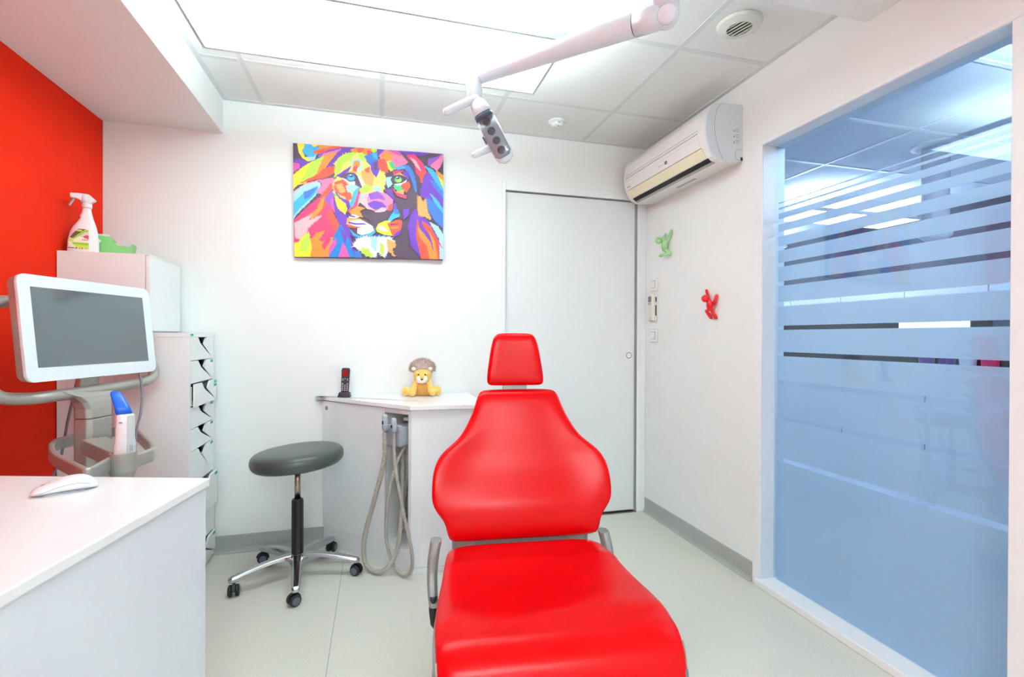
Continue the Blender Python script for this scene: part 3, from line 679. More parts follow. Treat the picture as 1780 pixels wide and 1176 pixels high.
# outlet slot and grey lip on the underside
def acunder(name, x0, x1, ya, yb, m, off):
    def zz_(x):
        for (xa, za), (xb, zb) in zip(prof[10:], prof[11:]):
            if xa <= x <= xb: return za+(zb-za)*(x-xa)/(xb-xa)
    n = 5; xs_ = [x0+(x1-x0)*i/n for i in range(n+1)]
    pts = [Vector((x, ya, zz_(x)-off)) for x in xs_]+[Vector((x, ya, zz_(x)+.001)) for x in reversed(xs_)]
    return obj(name, prism(bmesh.new(), pts, (0, yb-ya, 0)), M[m], t, world=True)
acunder('outlet_slot', 1.499, 1.521, Y0+.035, Y1-.04, 'acdark', .0006)
acunder('outlet_lip', 1.5212, 1.537, Y0+.030, Y1-.03, 'acgrey', .0012)
acunder('warning_print', 1.58, 1.60, Y0+.25, Y0+.42, 'acgrey', .0004)
acstrip('display_window', 2.047, 2.032, 2.262, 2.285, 'mark', .0028)
for k in range(4): acstrip('indicator_mark', 2.041, 2.038, 2.300+.012*k, 2.305+.012*k, 'mark', .0026)
acstrip('maker_mark', 2.032, 2.028, 2.655, 2.69, 'mark', .0026)
pts = smooth_path([Vector((x, Y0-.0004, z)) for x, z in ((1.545, 2.214), (1.520, 2.18), (1.508, 2.12), (1.512, 2.06), (1.53, 2.0), (1.553, 1.955))], 6)
obj('cover_seam', sweep(bmesh.new(), pts, .0007, 6), M['mark'], t, world=True)
pts = smooth_path([Vector((x, Y0-.0004, z)) for x, z in ((1.662, 2.005), (1.636, 2.008), (1.624, 1.998), (1.622, 1.978), (1.628, 1.962), (1.648, 1.956))], 5)
obj('pipe_knockout', sweep(bmesh.new(), pts, .0006, 6), M['mark'], t, world=True)
obj('corner_clip', Box((1.652, Y0-.002, 1.957), (1.6615, Y0+.001, 1.972)), M['black'], t, world=True)
for k in range(3):
    z = 2.102-.027*k
    st = obj('warning_label', Box((1.608, Y0-.0006, z-.018), (1.648, Y0+.001, z+.004)), M['acside'], t, world=True)
    bm = prism(bmesh.new(), [Vector((1.610, Y0-.0012, z-.012)), Vector((1.618, Y0-.0012, z-.012)), Vector((1.614, Y0-.0012, z-.003))], (0, .0005, 0))
    obj('warning_triangle', bm, M['mark'], st); st.children[0].matrix_parent_inverse = Matrix.Translation((0, 0, 0))
    bm = bmesh.new()
    box(bm, (1.622, Y0-.0012, z-.001), (1.642, Y0-.0007, z+.002))
    for j in range(3): box(bm, (1.622, Y0-.0010, z-.006-.004*j), (1.644, Y0-.0007, z-.0045-.004*j))
    obj('label_print', bm, M['acgrey'], st)

# ================================================================== SMALLER THINGS
# ---------------- stool
SC = Vector((-.36, 2.455, 0))
t = empty('stool', SC, 'round dark grey-green stool on a five-star polished base with castors', 'stool')
hub = lathe(bmesh.new(), [(.034, .058), (.042, .068), (.042, .104), (.034, .113), (.027, .114)], 32); obj('base_hub', hub, M['chrome'], t, smooth=False, bevel=.001)
obj('gas_sleeve', lathe(bmesh.new(), [(.0265, .107), (.0265, .115), (.0262, .355), (.022, .362)], 12), M['black'], t)
obj('gas_piston', lathe(bmesh.new(), [(.0135, .362), (.0135, .512)], 24), M['steel'], t, smooth=True)
for k in range(5):
    a = math.radians(277+72*k); q = Matrix.Rotation(a, 4, 'Z')
    lg = []
    for f, z, w_, h_ in ((.022, .086, .026, .026), (.06, .092, .0235, .020), (.12, .090, .021, .018), (.19, .082, .019, .0155), (.245, .073, .018, .013), (.272, .069, .016, .0115), (.284, .066, .010, .007)):
        lg.append([q @ Vector((f, x, z+y)) for x, y in ((w_, -h_), (w_, h_*.3), (w_*.72, h_), (-w_*.72, h_), (-w_, h_*.3), (-w_, -h_))])
    obj('leg', loft(bmesh.new(), lg), M['chrome'], t, bevel=.0025)
    ca = math.radians((35, 150, 250, 10, 100)[k]); cpos = q @ Vector((.262, 0, 0)); m_ = Matrix.Translation(cpos) @ Matrix.Rotation(ca, 4, 'Z')
    cs = empty('castor', (0, 0, 0)); cs.parent = t
    bm = lathe(bmesh.new(), [(.006, .044), (.006, .060)], 12, m_)
    obj('castor_stem', bm, M['steel'], cs)
    # hood
    bm = bmesh.new(); N = 14
    out = [m_ @ Vector((-.008+.029*math.cos(PI*i/N-.15), -.006, .0245+.029*math.sin(PI*i/N-.15))) for i in range(N+1)]
    prism(bm, out, (m_.to_3x3() @ Vector((0, .012, 0)))); obj('castor_hood', bm, M['black'], cs, bevel=.001)
    for sd in (-1, 1):
        mw = m_ @ Matrix.Translation((-.008, sd*.0135, .0245)) @ Matrix.Rotation(PI/2, 4, 'X')
        wobj = obj('wheel', lathe(bmesh.new(), [(.012, -.0085), (.021, -.0075), (.0243, -.0035), (.0243, .0035), (.021, .0075), (.012, .0085)], 24, mw), M['blackrub'], cs)
        mw2 = m_ @ Matrix.Translation((-.008, sd*.0225, .0245)) @ Matrix.Rotation(PI/2, 4, 'X')
        obj('wheel_cap', lathe(bmesh.new(), [(.0165, -.001), (.0165, .0008), (.014, .0014), (0, .0014)], 24, mw2), M['dgreyplast'], cs)
tl = Matrix.Translation((.004, 0, .506)) @ Matrix.Rotation(math.radians(4.0), 4, Vector((-.264, -.964, 0)))
obj('seat_plate', lathe(bmesh.new(), [(.03, -.004), (.09, .004), (.09, .010)], 24, tl), M['black'], t)
rp = [(0, .004), (.12, .004), (.172, .007), (.190, .014), (.2005, .028), (.204, .044), (.2025, .060), (.196, .073), (.183, .083), (.16, .089), (.12, .092), (.06, .0935), (0, .0938)]
obj('seat_cushion', lathe(bmesh.new(), rp, 56, tl), M['seat'], t, smooth=True, sub=1)

# ---------------- things on the corner cabinet
def on(px, py): p = atz(px, py, WT); return p
pc = Vector((-.172, 2.755, WT))
t = empty('cordless_phone', pc, 'black cordless phone with a red screen standing in its charger', 'phone', rz=-.13)
obj('charger_base', loft(bmesh.new(), [[Vector((x*k, y*k-.002, z)) for x, y in rrect(.066, .056, .012)] for z, k in ((0, 1), (.004, 1.0), (.020, .86), (.024, .80))]), M['phoneb'], t)
tilt = Matrix.Translation((0, .004, .012)) @ Matrix.Rotation(-.12, 4, 'X') @ Matrix.Rotation(.02, 4, 'Y')
def ph(name, bm, m, par=None, **k): bm.transform(tilt); return obj(name, bm, M[m], par or t, **k)
hset = ph('handset', loft(bmesh.new(), [[Vector((x, y, z)) for x, y in rrect(w_, d_, .006)] for z, w_, d_ in ((0, .038, .018), (.05, .040, .020), (.10, .042, .021), (.128, .042, .021), (.138, .040, .018), (.141, .034, .012))]), 'phoneb')
ph('screen_bezel', Box((-.0185, -.0116, .089), (.0185, -.0102, .133)), 'black', hset, bevel=.0008)
ph('phone_screen', Box((-.0115, -.0122, .094), (.0125, -.0114, .128)), 'phonered', hset)
bm = bmesh.new()
for sx in (-1, 1): ellipsoid(bm, (sx*.020, .0, .125), (.0035, .005, .006), seg=8)
ph('side_key', bm, 'black', hset)
for r_ in range(5):
    for c_ in range(3):
        if r_ == 4 and c_ == 1: continue
        ph('key', Box((-.0150+.0122*c_, -.0116, .020+.0090*r_-.0), (-.0080+.0122*c_, -.0106, .0235+.0090*r_)), 'keys', hset)
for x, z in ((-.0150, .074), (.0095, .074), (-.0150, .081), (.0095, .081), (-.003, .0815)): ph('key', Box((x, -.0118, z), (x+.005, -.0108, z+.003)), 'keys', hset)
ph('navigation_key', lathe(bmesh.new(), [(.0065, -.001), (.0065, .001), (.004, .0015), (0, .0015)], 16, Matrix.Translation((0, -.0112, .0735)) @ Matrix.Rotation(PI/2, 4, 'X')), 'black', hset)
ph('call_key', prism(bmesh.new(), [Vector((-.008, -.0124, .075)), Vector((-.006, -.0124, .0765)), Vector((.001, -.0124, .069)), Vector((-.001, -.0124, .0668))], (0, .0008, 0)), 'keys', hset)

# ---------------- toy lion
lp = Vector((.232, 2.700, WT))
LS = 1.0
t = empty('toy_lion', lp, 'golden plush toy lion with a fluffy taupe mane sitting on the cabinet', 'plush toy', rz=-.10)
# frame: +x right, -y to the camera
bm = bmesh.new()
ellipsoid(bm, (.004, .0, .048), (.046, .044, .050)); ellipsoid(bm, (.002, -.004, .075), (.036, .034, .035))
def limb(a, b, r0, r1): capsule(bm, a, b, r0, r1, 14)
limb((-.030, -.012, .080), (-.050, -.040, .022), .015, .0185); ellipsoid(bm, (-.051, -.043, .020), (.019, .020, .0195))
limb((.034, -.012, .080), (.052, -.036, .024), .015, .0185); ellipsoid(bm, (.056, -.038, .022), (.020, .021, .0195))
limb((-.03, .004, .022), (-.078, -.016, .026), .022, .022); ellipsoid(bm, (-.086, -.022, .027), (.0215, .018, .0265))
limb((.03, .006, .022), (.078, -.010, .030), .022, .021); ellipsoid(bm, (.084, -.016, .030), (.0205, .018, .028))
ellipsoid(bm, (.002, -.020, .116), (.050, .038, .044)); ellipsoid(bm, (.000, -.046, .096), (.030, .020, .024)); ellipsoid(bm, (.0, -.047, .112), (.015, .018, .020))
bd = obj('body', bm, M['fur'], t, smooth=True); remesh(bd, .0032, 3)
bm = bmesh.new(); ellipsoid(bm, (.003, -.026, .046), (.033, .022, .038)); obj('belly', bm, M['furd'], t, smooth=True)
bm = bmesh.new(); ellipsoid(bm, (-.0165, -.056, .094), (.0145, .013, .0195)); ellipsoid(bm, (.0165, -.056, .094), (.0140, .013, .0195)); ellipsoid(bm, (0, -.056, .083), (.021, .013, .0115))
mz = obj('muzzle', bm, M['furw'], t, smooth=True); remesh(mz, .0025, 2)
bm = bmesh.new(); ellipsoid(bm, (-.0005, -.062, .106), (.0085, .010, .017)); obj('nose_bridge', bm, M['fur'], t, smooth=True)
bm = prism(bmesh.new(), [Vector((-.0085, -.0735, .0985)), Vector((.0085, -.0735, .0985)), Vector((.005, -.0735, .0925)), Vector((.0, -.0735, .0895)), Vector((-.005, -.0735, .0925))], (0, .010, 0))
obj('nose', bm, M['brown'], t, bevel=.0015)
for sx in (-1, 1):
    bm = bmesh.new(); ellipsoid(bm, (sx*.0205, -.0515, .119), (.0090, .005, .0065), seg=12); obj('eye_patch', bm, M['yelloweye'], t, smooth=True)
    bm = bmesh.new(); ellipsoid(bm, (sx*.0175, -.0560, .1195), (.0042, .003, .0048), seg=12); obj('eye', bm, M['black'], t, smooth=True)
    bm = bmesh.new(); ellipsoid(bm, (sx*.0200, -.0475, .128), (.0095, .006, .0038), seg=12); obj('brow_patch', bm, M['furw'], t, smooth=True)
    bm = bmesh.new(); ellipsoid(bm, (sx*.044, -.040, .150), (.0125, .006, .0105), seg=14); obj('ear', bm, M['paper'], t, smooth=True)
bm = bmesh.new(); rnd = random.Random(3)
ellipsoid(bm, (.002, .002, .152), (.064, .050, .048))
for k in range(1500):
    th = rnd.uniform(0, 2*PI); ph_ = math.acos(rnd.uniform(-.35, 1)); d = Vector((math.sin(ph_)*math.cos(th), math.sin(ph_)*math.sin(th)*.9, math.cos(ph_)))
    if d.y < -.3 and d.z < -.02 and abs(d.x) < .75: continue
    b0 = Vector((.002+d.x*.063, .002+d.y*.049, .152+d.z*.047)); dr_ = (d+Vector((rnd.uniform(-.5, .5), rnd.uniform(-.6, .2), rnd.uniform(-.5, .5)))).normalized()
    L_ = rnd.uniform(.010, .019); s_ = dr_.cross(Vector((rnd.random(), rnd.random(), rnd.random()))).normalized()*.0014; s2 = dr_.cross(s_).normalized()*.0014
    v = [bm.verts.new(b0+s_), bm.verts.new(b0-s_*.5+s2), bm.verts.new(b0-s_*.5-s2)]; tip = bm.verts.new(b0+dr_*L_+Vector((0, 0, -.002)))
    for i in range(3): bm.faces.new((v[i], v[(i+1) % 3], tip))
obj('mane', bm, M['mane'], t)
for pts in (((-.095, -.0395, .030), (-.088, -.0405, .021), (-.080, -.0395, .031)), ((.080, -.0335, .026), (.087, -.0345, .020), (.093, -.033, .030)), ((.049, -.0590, .026), (.056, -.0598, .017), (.063, -.0590, .026))):
    obj('paw_stitch', sweep(bmesh.new(), [Vector(p) for p in pts], .0006, 5), M['brown'], t)

# ---------------- wall figures (climbing rubber hooks), switches, remote
def figure(name, c, m, label, parts, headr, head, body):
    t = bmesh.new()
    for a, b, r_ in parts: capsule(t, a, b, r_, r_*.95, 12)
    ellipsoid(t, head, (headr,)*3, seg=20); ellipsoid(t, body[0], body[1], body[2] if len(body) > 2 else None, seg=20)
    t.transform(Matrix(((0, 0, -1, c[0]), (-1, 0, 0, c[1]), (0, 1, 0, c[2]), (0, 0, 0, 1))))   # local: x right along the wall, y up, z out of the wall
    o = obj(name, t, M[m], smooth=True); remesh(o, .0022, 2); return tag(o, label, 'wall figure')
# red climber
figure('climbing_figure', (XR, 2.150, 1.286), 'figred', 'red rubber man figure climbing the white wall above the skirting',
   [((.004, .020, .028), (-.012, .040, .022), .0085), ((-.012, .040, .022), (-.040, .078, .012), .0080), ((.006, .012, .026), (.030, .006, .018), .0075), ((.030, .006, .018), (.036, .046, .0100), .0085), ((-.004, -.022, .022), (-.020, -.030, .026), .0085), ((-.020, -.030, .026), (-.004, -.064, .012), .0088), ((.008, -.022, .020), (.030, -.066, .0105), .0095)],
   .0195, (-.012, .034, .040), ((.003, -.002, .024), (.0185, .030, .016)))
figure('climbing_figure', (XR, 2.555, 1.664), 'lime', 'pale green rubber man figure hanging on the wall below the air conditioner',
   [((.0, .018, .030), (-.008, .050, .030), .0085), ((-.008, .050, .030), (-.004, .066, .018), .0080), ((.010, .014, .024), (.024, .040, .012), .0085), ((.024, .040, .012), (.040, .080, .0090), .0085), ((.004, -.030, .020), (.026, -.050, .012), .010), ((.026, -.052, .012), (-.010, -.060, .050), .0095), ((-.004, -.030, .020), (.010, -.050, .014), .009)],
   .0200, (-.018, .030, .056), ((.0, -.004, .028), (.0185, .032, .017)))
for k, (z, lb) in enumerate(((1.448, 'white light switch above the wall remote'), (1.131, 'white light switch below the wall remote'))):
    t = empty('light_switch', (XR, 2.705, z), lb, 'light switch', 'wall switches by the door')
    obj('switch_plate', Box((-.010, -.040, -.040), (-.0005, .040, .040)), M['white'], t, bevel=.004, seg=3)
    obj('rocker_gap', Box((-.0106, -.0222, -.0232), (-.0098, .0222, .0232)), M['mark'], t)
    obj('switch_rocker', Box((-.0125, -.020, -.021), (-.0091, .020, .021)), M['white'], t, bevel=.001)
t = empty('remote_control', (XR, 2.707, 1.303), 'cream air conditioner remote with a grey display in its wall holder', 'remote control')
obj('remote_holder', Box((-.012, -.034, -.088), (-.0005, .034, .070)), M['cream'], t, bevel=.003)
obj('holder_slot', Box((-.0135, -.0346, -.05), (-.006, -.0335, .015)), M['dark'], t); obj('holder_slot', Box((-.0135, -.0346, .035), (-.006, -.0335, .065)), M['dark'], t)
obj('remote_body', Box((-.030, -.026, -.080), (-.0122, .030, .082)), M['cream'], t, bevel=.004, seg=3)
obj('remote_display', Box((-.0315, -.012, .035), (-.0295, .022, .070)), M['lcd'], t, bevel=.001)
obj('remote_button', Box((-.0322, -.014, .018), (-.0295, .024, .031)), M['greyplast'], t, bevel=.002)
obj('remote_mark', Box((-.0306, -.004, -.066), (-.0298, .008, -.063)), M['mark'], t)

# ---------------- ceiling vent, detector
t = empty('air_vent', (1.340, 1.590, H), 'round cream air vent with slats in the ceiling near the glass wall', 'air vent')
obj('vent_ring', lathe(bmesh.new(), [(.083, 0), (.083, -.004), (.078, -.012), (.050, -.022), (.046, -.021), (.046, -.002)], 48), M['vent'], t, smooth=False)
obj('vent_duct', lathe(bmesh.new(), [(.0455, -.003), (0, -.003)], 32), M['dark'], t)
for k in range(5):
    x = -.034+.017*k; hw = math.sqrt(max(.0001, .0445**2-x*x))
    bm = Box((-.0012, -hw, -.009), (.0012, hw, .009)); bm.transform(Matrix.Translation((x, 0, -.013)) @ Matrix.Rotation(.55, 4, 'Y')); bm.transform(Matrix.Rotation(.30, 4, 'Z'))
    obj('slat', bm, M['vent'], t)
t = empty('smoke_detector', (.965, 2.580, H), 'small round white smoke detector on the ceiling above the door', 'smoke detector')
obj('detector_base', lathe(bmesh.new(), [(.048, 0), (.050, -.006), (.046, -.011)], 36), M['trim'], t)
obj('detector_body', lathe(bmesh.new(), [(.036, -.011), (.034, -.024), (.028, -.030), (.012, -.034), (0, -.034)], 36), M['trim'], t, smooth=True)
for x, y, z in ((-.002, -.034, -.019), (.002, -.018, -.0325)): obj('detector_slot', Box((x-.005, y-.002, z-.003), (x+.005, y+.002, z+.002)), M['mark'], t)

# ---------------- spray bottle and tray on the cupboard
TZ = CT
sp = Vector((aty(146, 432, 2.50).x, 2.50, TZ))
t = empty('spray_bottle', sp, 'white trigger spray bottle with a lime and brown label on the cupboard', 'bottle', rz=.27)
# local: x right, y away, z up ; trigger points left (-x)
bs = [(0, -.053, .050, .020), (.004, -.055, .051, .022), (.050, -.0535, .0500, .0225), (.085, -.046, .047, .022), (.112, -.034, .042, .021), (.132, -.020, .036, .018), (.148, -.0115, .031, .0155), (.158, -.0135, .029, .015), (.168, -.0085, .0265, .0145), (.182, -.0055, .0245, .0135), (.193, -.0035, .0245, .0135)]
rg = []
for z, xl, xr, dy in bs:
    cx = (xl+xr)/2; hw = (xr-xl)/2
    rg.append([Vector((cx+hw*sgn(math.cos(2*PI*k/24), .75), dy*sgn(math.sin(2*PI*k/24), .75), z)) for k in range(24)])
obj('bottle_body', loft(bmesh.new(), rg), M['bottle'], t, smooth=True)
obj('collar', lathe(bmesh.new(), [(.0175, .1932), (.0175, .210), (.015, .212)], 24, Matrix.Translation((.010, 0, 0))), M['bottle'], t)
pr = [(-.006, .2122), (-.010, .222), (-.020, .228), (-.043, .231), (-.044, .249), (-.020, .2515), (.016, .251), (.026, .243), (.042, .227), (.028, .218), (.027, .2122)]
obj('spray_head', prism(bmesh.new(), [Vector((x, -.0125, z)) for x, z in pr], (0, .025, 0)), M['bottle'], t, bevel=.003)
obj('spray_dome', lathe(bmesh.new(), [(.0145, .2125), (.0145, .238), (.011, .247), (0, .2505)], 24, Matrix.Translation((.004, -.002, 0))), M['bottle'], t, smooth=True)
pt = smooth_path([Vector((-.034, 0, .232)), Vector((-.036, 0, .220)), Vector((-.043, 0, .207)), Vector((-.048, 0, .197))], 5)
obj('trigger', sweep(bmesh.new(), pt, [.0055-.002*i/len(pt) for i in range(len(pt))], 10), M['greyplast'], t, smooth=True)
def lab(name, pts, m, y, par=None):
    return obj(name, prism(bmesh.new(), [Vector((x, y, z)) for x, z in pts], (0, .0006, 0)), m, par or t)
LY = -.0236
lw = mat('label_pale', (240, 226, 206), .5, noise=.02); lbn = mat('label_brown', (96, 52, 50), .5, noise=.03); llm = mat('label_lime', (200, 212, 60), .5, noise=.03); lgn = mat('label_green', (140, 190, 20), .5, noise=.03); lrd = mat('label_red', (214, 60, 66), .5, noise=.03); lpk = mat('label_pink', (226, 196, 198), .5, noise=.02)
L0 = lab('label', [(-.046, .012), (.018, .012), (.020, .016), (.020, .094), (.014, .098), (-.014, .098), (-.030, .080), (-.040, .060), (-.046, .045)], lw, LY)
lab('label_band', [(-.041, .060), (-.030, .079), (-.014, .0975), (.012, .0975), (-.004, .086), (-.020, .070), (-.033, .056)], lbn, LY-.0004, L0)
lab('label_band', [(-.033, .0555), (-.020, .070), (-.004, .086), (.014, .096), (.0195, .094), (.0195, .088), (.0, .077), (-.020, .060), (-.030, .052)], lgn, LY-.0006, L0)
lab('label_band', [(-.010, .072), (.0, .077), (.0195, .087), (.0195, .066), (.004, .064), (-.012, .064)], lpk, LY-.0004, L0)
lab('label_band', [(.0, .0655), (.010, .072), (.0195, .073), (.0195, .056), (.006, .060)], lrd, LY-.0008, L0)
lab('label_band', [(-.044, .053), (-.036, .056), (-.028, .046), (-.036, .041), (-.045, .042)], llm, LY-.0006, L0)
lab('label_band', [(-.036, .040), (.0195, .040), (.0195, .030), (-.030, .031)], lgn, LY-.0004, L0)
lab('label_band', [(-.030, .031), (.0195, .030), (.0195, .013), (-.014, .013), (-.022, .021)], llm, LY-.0005, L0)
lab('label_oval', [(-.011+.0105*math.cos(a*PI/8), .0905+.0038*math.sin(a*PI/8)) for a in range(16)], llm, LY-.0010, L0)
lab('label_oval', [(.011+.0075*math.cos(a*PI/8), .0815+.0035*math.sin(a*PI/8)) for a in range(16)], lpk, LY-.0010, L0)
for x, w_ in ((-.002, .0035), (.0025, .003), (.0065, .0035), (.011, .003), (.015, .003)): lab('label_print', [(x, .0505), (x+w_, .0505), (x+w_, .0545), (x, .0545)], M['mark'], LY-.0012, L0)
for x, w_ in ((-.045, .0025), (-.0415, .0035), (-.037, .003), (-.033, .0035), (-.0285, .002)): lab('label_print', [(x, .0145), (x+w_, .0145), (x+w_, .0185), (x, .0185)], lbn, LY-.0012, L0)
for x, m__ in ((-.023, lbn), (-.012, lgn), (-.004, lrd), (.001, lpk), (.009, lgn)): lab('label_print', [(x, .0135), (x+.005, .0135), (x+.005, .0185), (x, .0185)], m__, LY-.0012, L0)

tp = Vector((aty(201, 436, 2.60).x, 2.60, TZ))
t = empty('magazine_holder', tp, 'green low tray with cut-down side beside the spray bottle', 'tray', rz=.27)
def tside(y): return [Vector((-.075, y, .0)), Vector((.062, y, .0)), Vector((.071, y, .058)), Vector((.062, y, .0555)), Vector((.054, y, .045)), Vector((.045, y, .043)), Vector((.012, y, .049)), Vector((.004, y, .053)), Vector((-.001, y, .062)), Vector((-.004, y, .075)), Vector((-.012, y, .083)), Vector((-.030, y, .086)), Vector((-.075, y, .086))]
bm = bmesh.new()
for y in (-.045, .0425): prism(bm, tside(y), (0, .0025, 0))
for f in [f for f in bm.faces if len(f.verts) > 4]: bmesh.ops.triangulate(bm, faces=[f])
box(bm, (-.075, -.0425, 0), (.062, .0425, .0025))
prism(bm, [Vector((.062, -.0425, 0)), Vector((.0595, -.0425, 0)), Vector((.0685, -.0425, .058)), Vector((.071, -.0425, .058))], (0, .085, 0))
box(bm, (-.075, -.0425, .0025), (-.0725, .0425, .086))
obj('tray_shell', bm, M['green'], t)
obj('tray_hole_rim', lathe(bmesh.new(), [(.0085, -.0005), (.0085, .0003), (0, .0004)], 20, Matrix.Translation((-.052, -.0455, .062)) @ Matrix.Rotation(PI/2, 4, 'X')), M['paper'], t)
for k, (dy, h) in enumerate(((-.030, .095), (-.012, .092), (.012, .090))):
    bm = prism(bmesh.new(), [Vector((-.072, dy, .003)), Vector((.057, dy, .003)), Vector((.059, dy, .036)), Vector((-.005, dy, .062 if k == 0 else .055)), Vector((-.020, dy, h)), Vector((-.072, dy, h))], (0, .012, 0))
    o = obj('leaflet_pad', bm, M['paper']); o.matrix_world = world_of(t)
    tag(o, ['cream leaflet pad in the green tray, nearest the front', 'cream leaflet pad in the middle of the green tray', 'cream leaflet pad at the back of the green tray'][k], 'leaflets', 'leaflets in the green tray')

# ---------------- mouse
mp = (atz(52, 866, DT)+atz(178, 846, DT))/2; md = (atz(178, 846, DT)-atz(52, 866, DT)); mang = math.atan2(md.y, md.x)
t = empty('computer_mouse', (mp.x-.012, mp.y+.012, DT), 'white computer mouse lying on the white desk', 'mouse', rz=mang)
rg = []
for x, w_, h in ((-.060, .012, .006), (-.057, .022, .012), (-.045, .029, .0175), (-.025, .031, .0255), (.0, .030, .0325), (.020, .031, .0350), (.038, .0315, .0320), (.052, .027, .0225), (.060, .018, .0130), (.063, .008, .007)):
    rg.append([Vector((x, w_*sgn(math.cos(2*PI*k/28), .75), .0022+(h*.5)*(1+sgn(math.sin(2*PI*k/28), .8)))) for k in range(28)])
obj('mouse_body', loft(bmesh.new(), rg), M['mouse'], t, smooth=True, sub=1)
obj('mouse_foot', prism(bmesh.new(), [Vector((x, y, 0)) for x, y in rrect(.085, .040, .018)], (0, 0, .0035)), M['greyplast'], t)
obj('scroll_wheel', lathe(bmesh.new(), [(.007, -.003), (.009, -.002), (.009, .002), (.007, .003)], 20, Matrix.Translation((-.036, 0, .0155)) @ Matrix.Rotation(PI/2, 4, 'X')), M['greyplast'], t)
for sy_ in (-1, 1):
    pts = smooth_path([Vector((-.058, sy_*.0235, .0085)), Vector((-.040, sy_*.0300, .0100)), Vector((-.01, sy_*.0308, .0190)), Vector((.02, sy_*.0315, .0225)), Vector((.045, sy_*.0300, .0170))], 5)
    obj('side_seam', sweep(bmesh.new(), pts, .0006, 5), M['greyplast'], t)
obj('button_split', sweep(bmesh.new(), [Vector((-.0565, 0, .0142)), Vector((-.045, 0, .0196)), Vector((-.025, 0, .0276))], .0006, 6), M['greyplast'], t)

# ---------------- scanner cart
mn = Vector((.95617, -.27374, .10390)).normalized(); mc = Vector((-.9739, 2.0852, 1.1408)); mr_ = Vector((.27529, .96136, 0)).normalized(); mu = mn.cross(mr_).normalized()
if mu.z < 0: mu = -mu
MM = basis(mc, mr_, mu, mn)        # local x right, y up, z towards the viewer of the screen
colp = Vector((-.985, 2.085, 0))
t = empty('scanner_cart', colp, 'grey scanner cart with a tilted white touch screen beside the red wall', 'scanner')
def sobj(name, bm, m, **k): return obj(name, bm, M[m], t, world=True, **k)
W_, H_ = .5335, .340
bm = loft(bmesh.new(), [[MM @ Vector((x*s_, y*s_, z)) for x, y in rrect(W_, H_, .026, 6)] for z, s_ in ((-.048, .90), (-.045, .945), (-.038, .972), (-.010, .995))])
mb = sobj('monitor_back', bm, 'cartmetal')
bm = loft(bmesh.new(), [[MM @ Vector((x*s_, y*s_, z)) for x, y in rrect(W_, H_, .026, 6)] for z, s_ in ((-.0098, .998), (-.002, 1.0), (0, .997))])
sobj('monitor_bezel', bm, 'monitorw')
sobj('screen', loft(bmesh.new(), [[MM @ Vector((x+.0, y+.003, z)) for x, y in rrect(.4560, .2560, .0015, 2)] for z in (.0001, .0008)]), 'screen')
# handle tube: from behind the screen, round the left, along the bottom, round the right and back
hp_ = [at(95, 548, 1.70), at(20, 524, 1.60), at(-18, 534, 1.52), at(-42, 575, 1.46), at(-38, 640, 1.44), at(-10, 686, 1.455), at(40, 693, 1.53), at(100, 687, 1.62), at(180, 675, 1.79), at(235, 666, 1.93), at(256, 661, 1.99), at(266, 652, 2.045), at(263, 636, 2.075), at(240, 600, 2.07)]
pp = smooth_path(hp_, 8)
sobj('handle_tube', sweep(bmesh.new(), pp, .0195, 20), 'cartmetal', smooth=True)
# column with shoulders
cx_ = mr_; cn = Vector((mn.x, mn.y, 0)).normalized()
def cs_(u, v, z): return colp+cx_*u+cn*v+UZ*z
c0 = cs_(0, 0, 0)
zt0 = .925
def colsec(wl, wr, z, d=.034): return [cs_(x, y, z) for x, y in [(wl+.012, -d), (wl, -d+.014), (wl, d-.014), (wl+.012, d), (wr-.012, d), (wr, d-.014), (wr, -d+.014), (wr-.012, -d)]]
sobj('column', loft(bmesh.new(), [colsec(-.052, .052, .08), colsec(-.052, .052, .825)]), 'cartmetal', bevel=.003)
sobj('column_head', loft(bmesh.new(), [colsec(-.052, .052, .8265), colsec(-.054, .052, .86, .033), colsec(-.064, .055, .885, .030), colsec(-.085, .062, .905, .026), colsec(-.13, .08, .922, .020), colsec(-.145, .09, .935, .014)]), 'cartmetal', bevel=.003)
sobj('screen_mount', prism(bmesh.new(), [cs_(-.04, -.03, .92), cs_(.04, -.03, .92), cs_(.04, -.01, .92), cs_(-.04, -.01, .92)], (0, 0, .16)), 'cartmetal', bevel=.003)
sobj('mount_plate', loft(bmesh.new(), [[MM @ Vector((x, y, z)) for x, y in rrect(.10, .10, .01)] for z in (-.075, -.0482)]), 'cartmetal')
RZ = .757
rp_ = [atz(150, 749, RZ), atz(118, 757, RZ), atz(97, 763, RZ), atz(89, 774, RZ), atz(97, 787, RZ), atz(122, 800, RZ), atz(138, 808, RZ), atz(152, 812, RZ), atz(168, 806, RZ), atz(198, 791, RZ)]
rpath = smooth_path(rp_, 6)
secb = [(a, b) for a, b in rrect(.016, .042, .006, 3)]
sobj('basket_rail', sweep(bmesh.new(), [p-UZ*.02 for p in rpath], 1, sec=secb, up=(0, 0, 1)), 'cartmetal', smooth=False, bevel=.001)
rp_ = [atz(188, 742, RZ), atz(214, 738, RZ), atz(232, 741, RZ), atz(250, 756, RZ), atz(264, 770, RZ), atz(264, 778, RZ), atz(250, 784, RZ), atz(228, 791, RZ)]
sobj('basket_rail', sweep(bmesh.new(), [p-UZ*.02 for p in smooth_path(rp_, 6)], 1, sec=secb, up=(0, 0, 1)), 'cartmetal', bevel=.001)
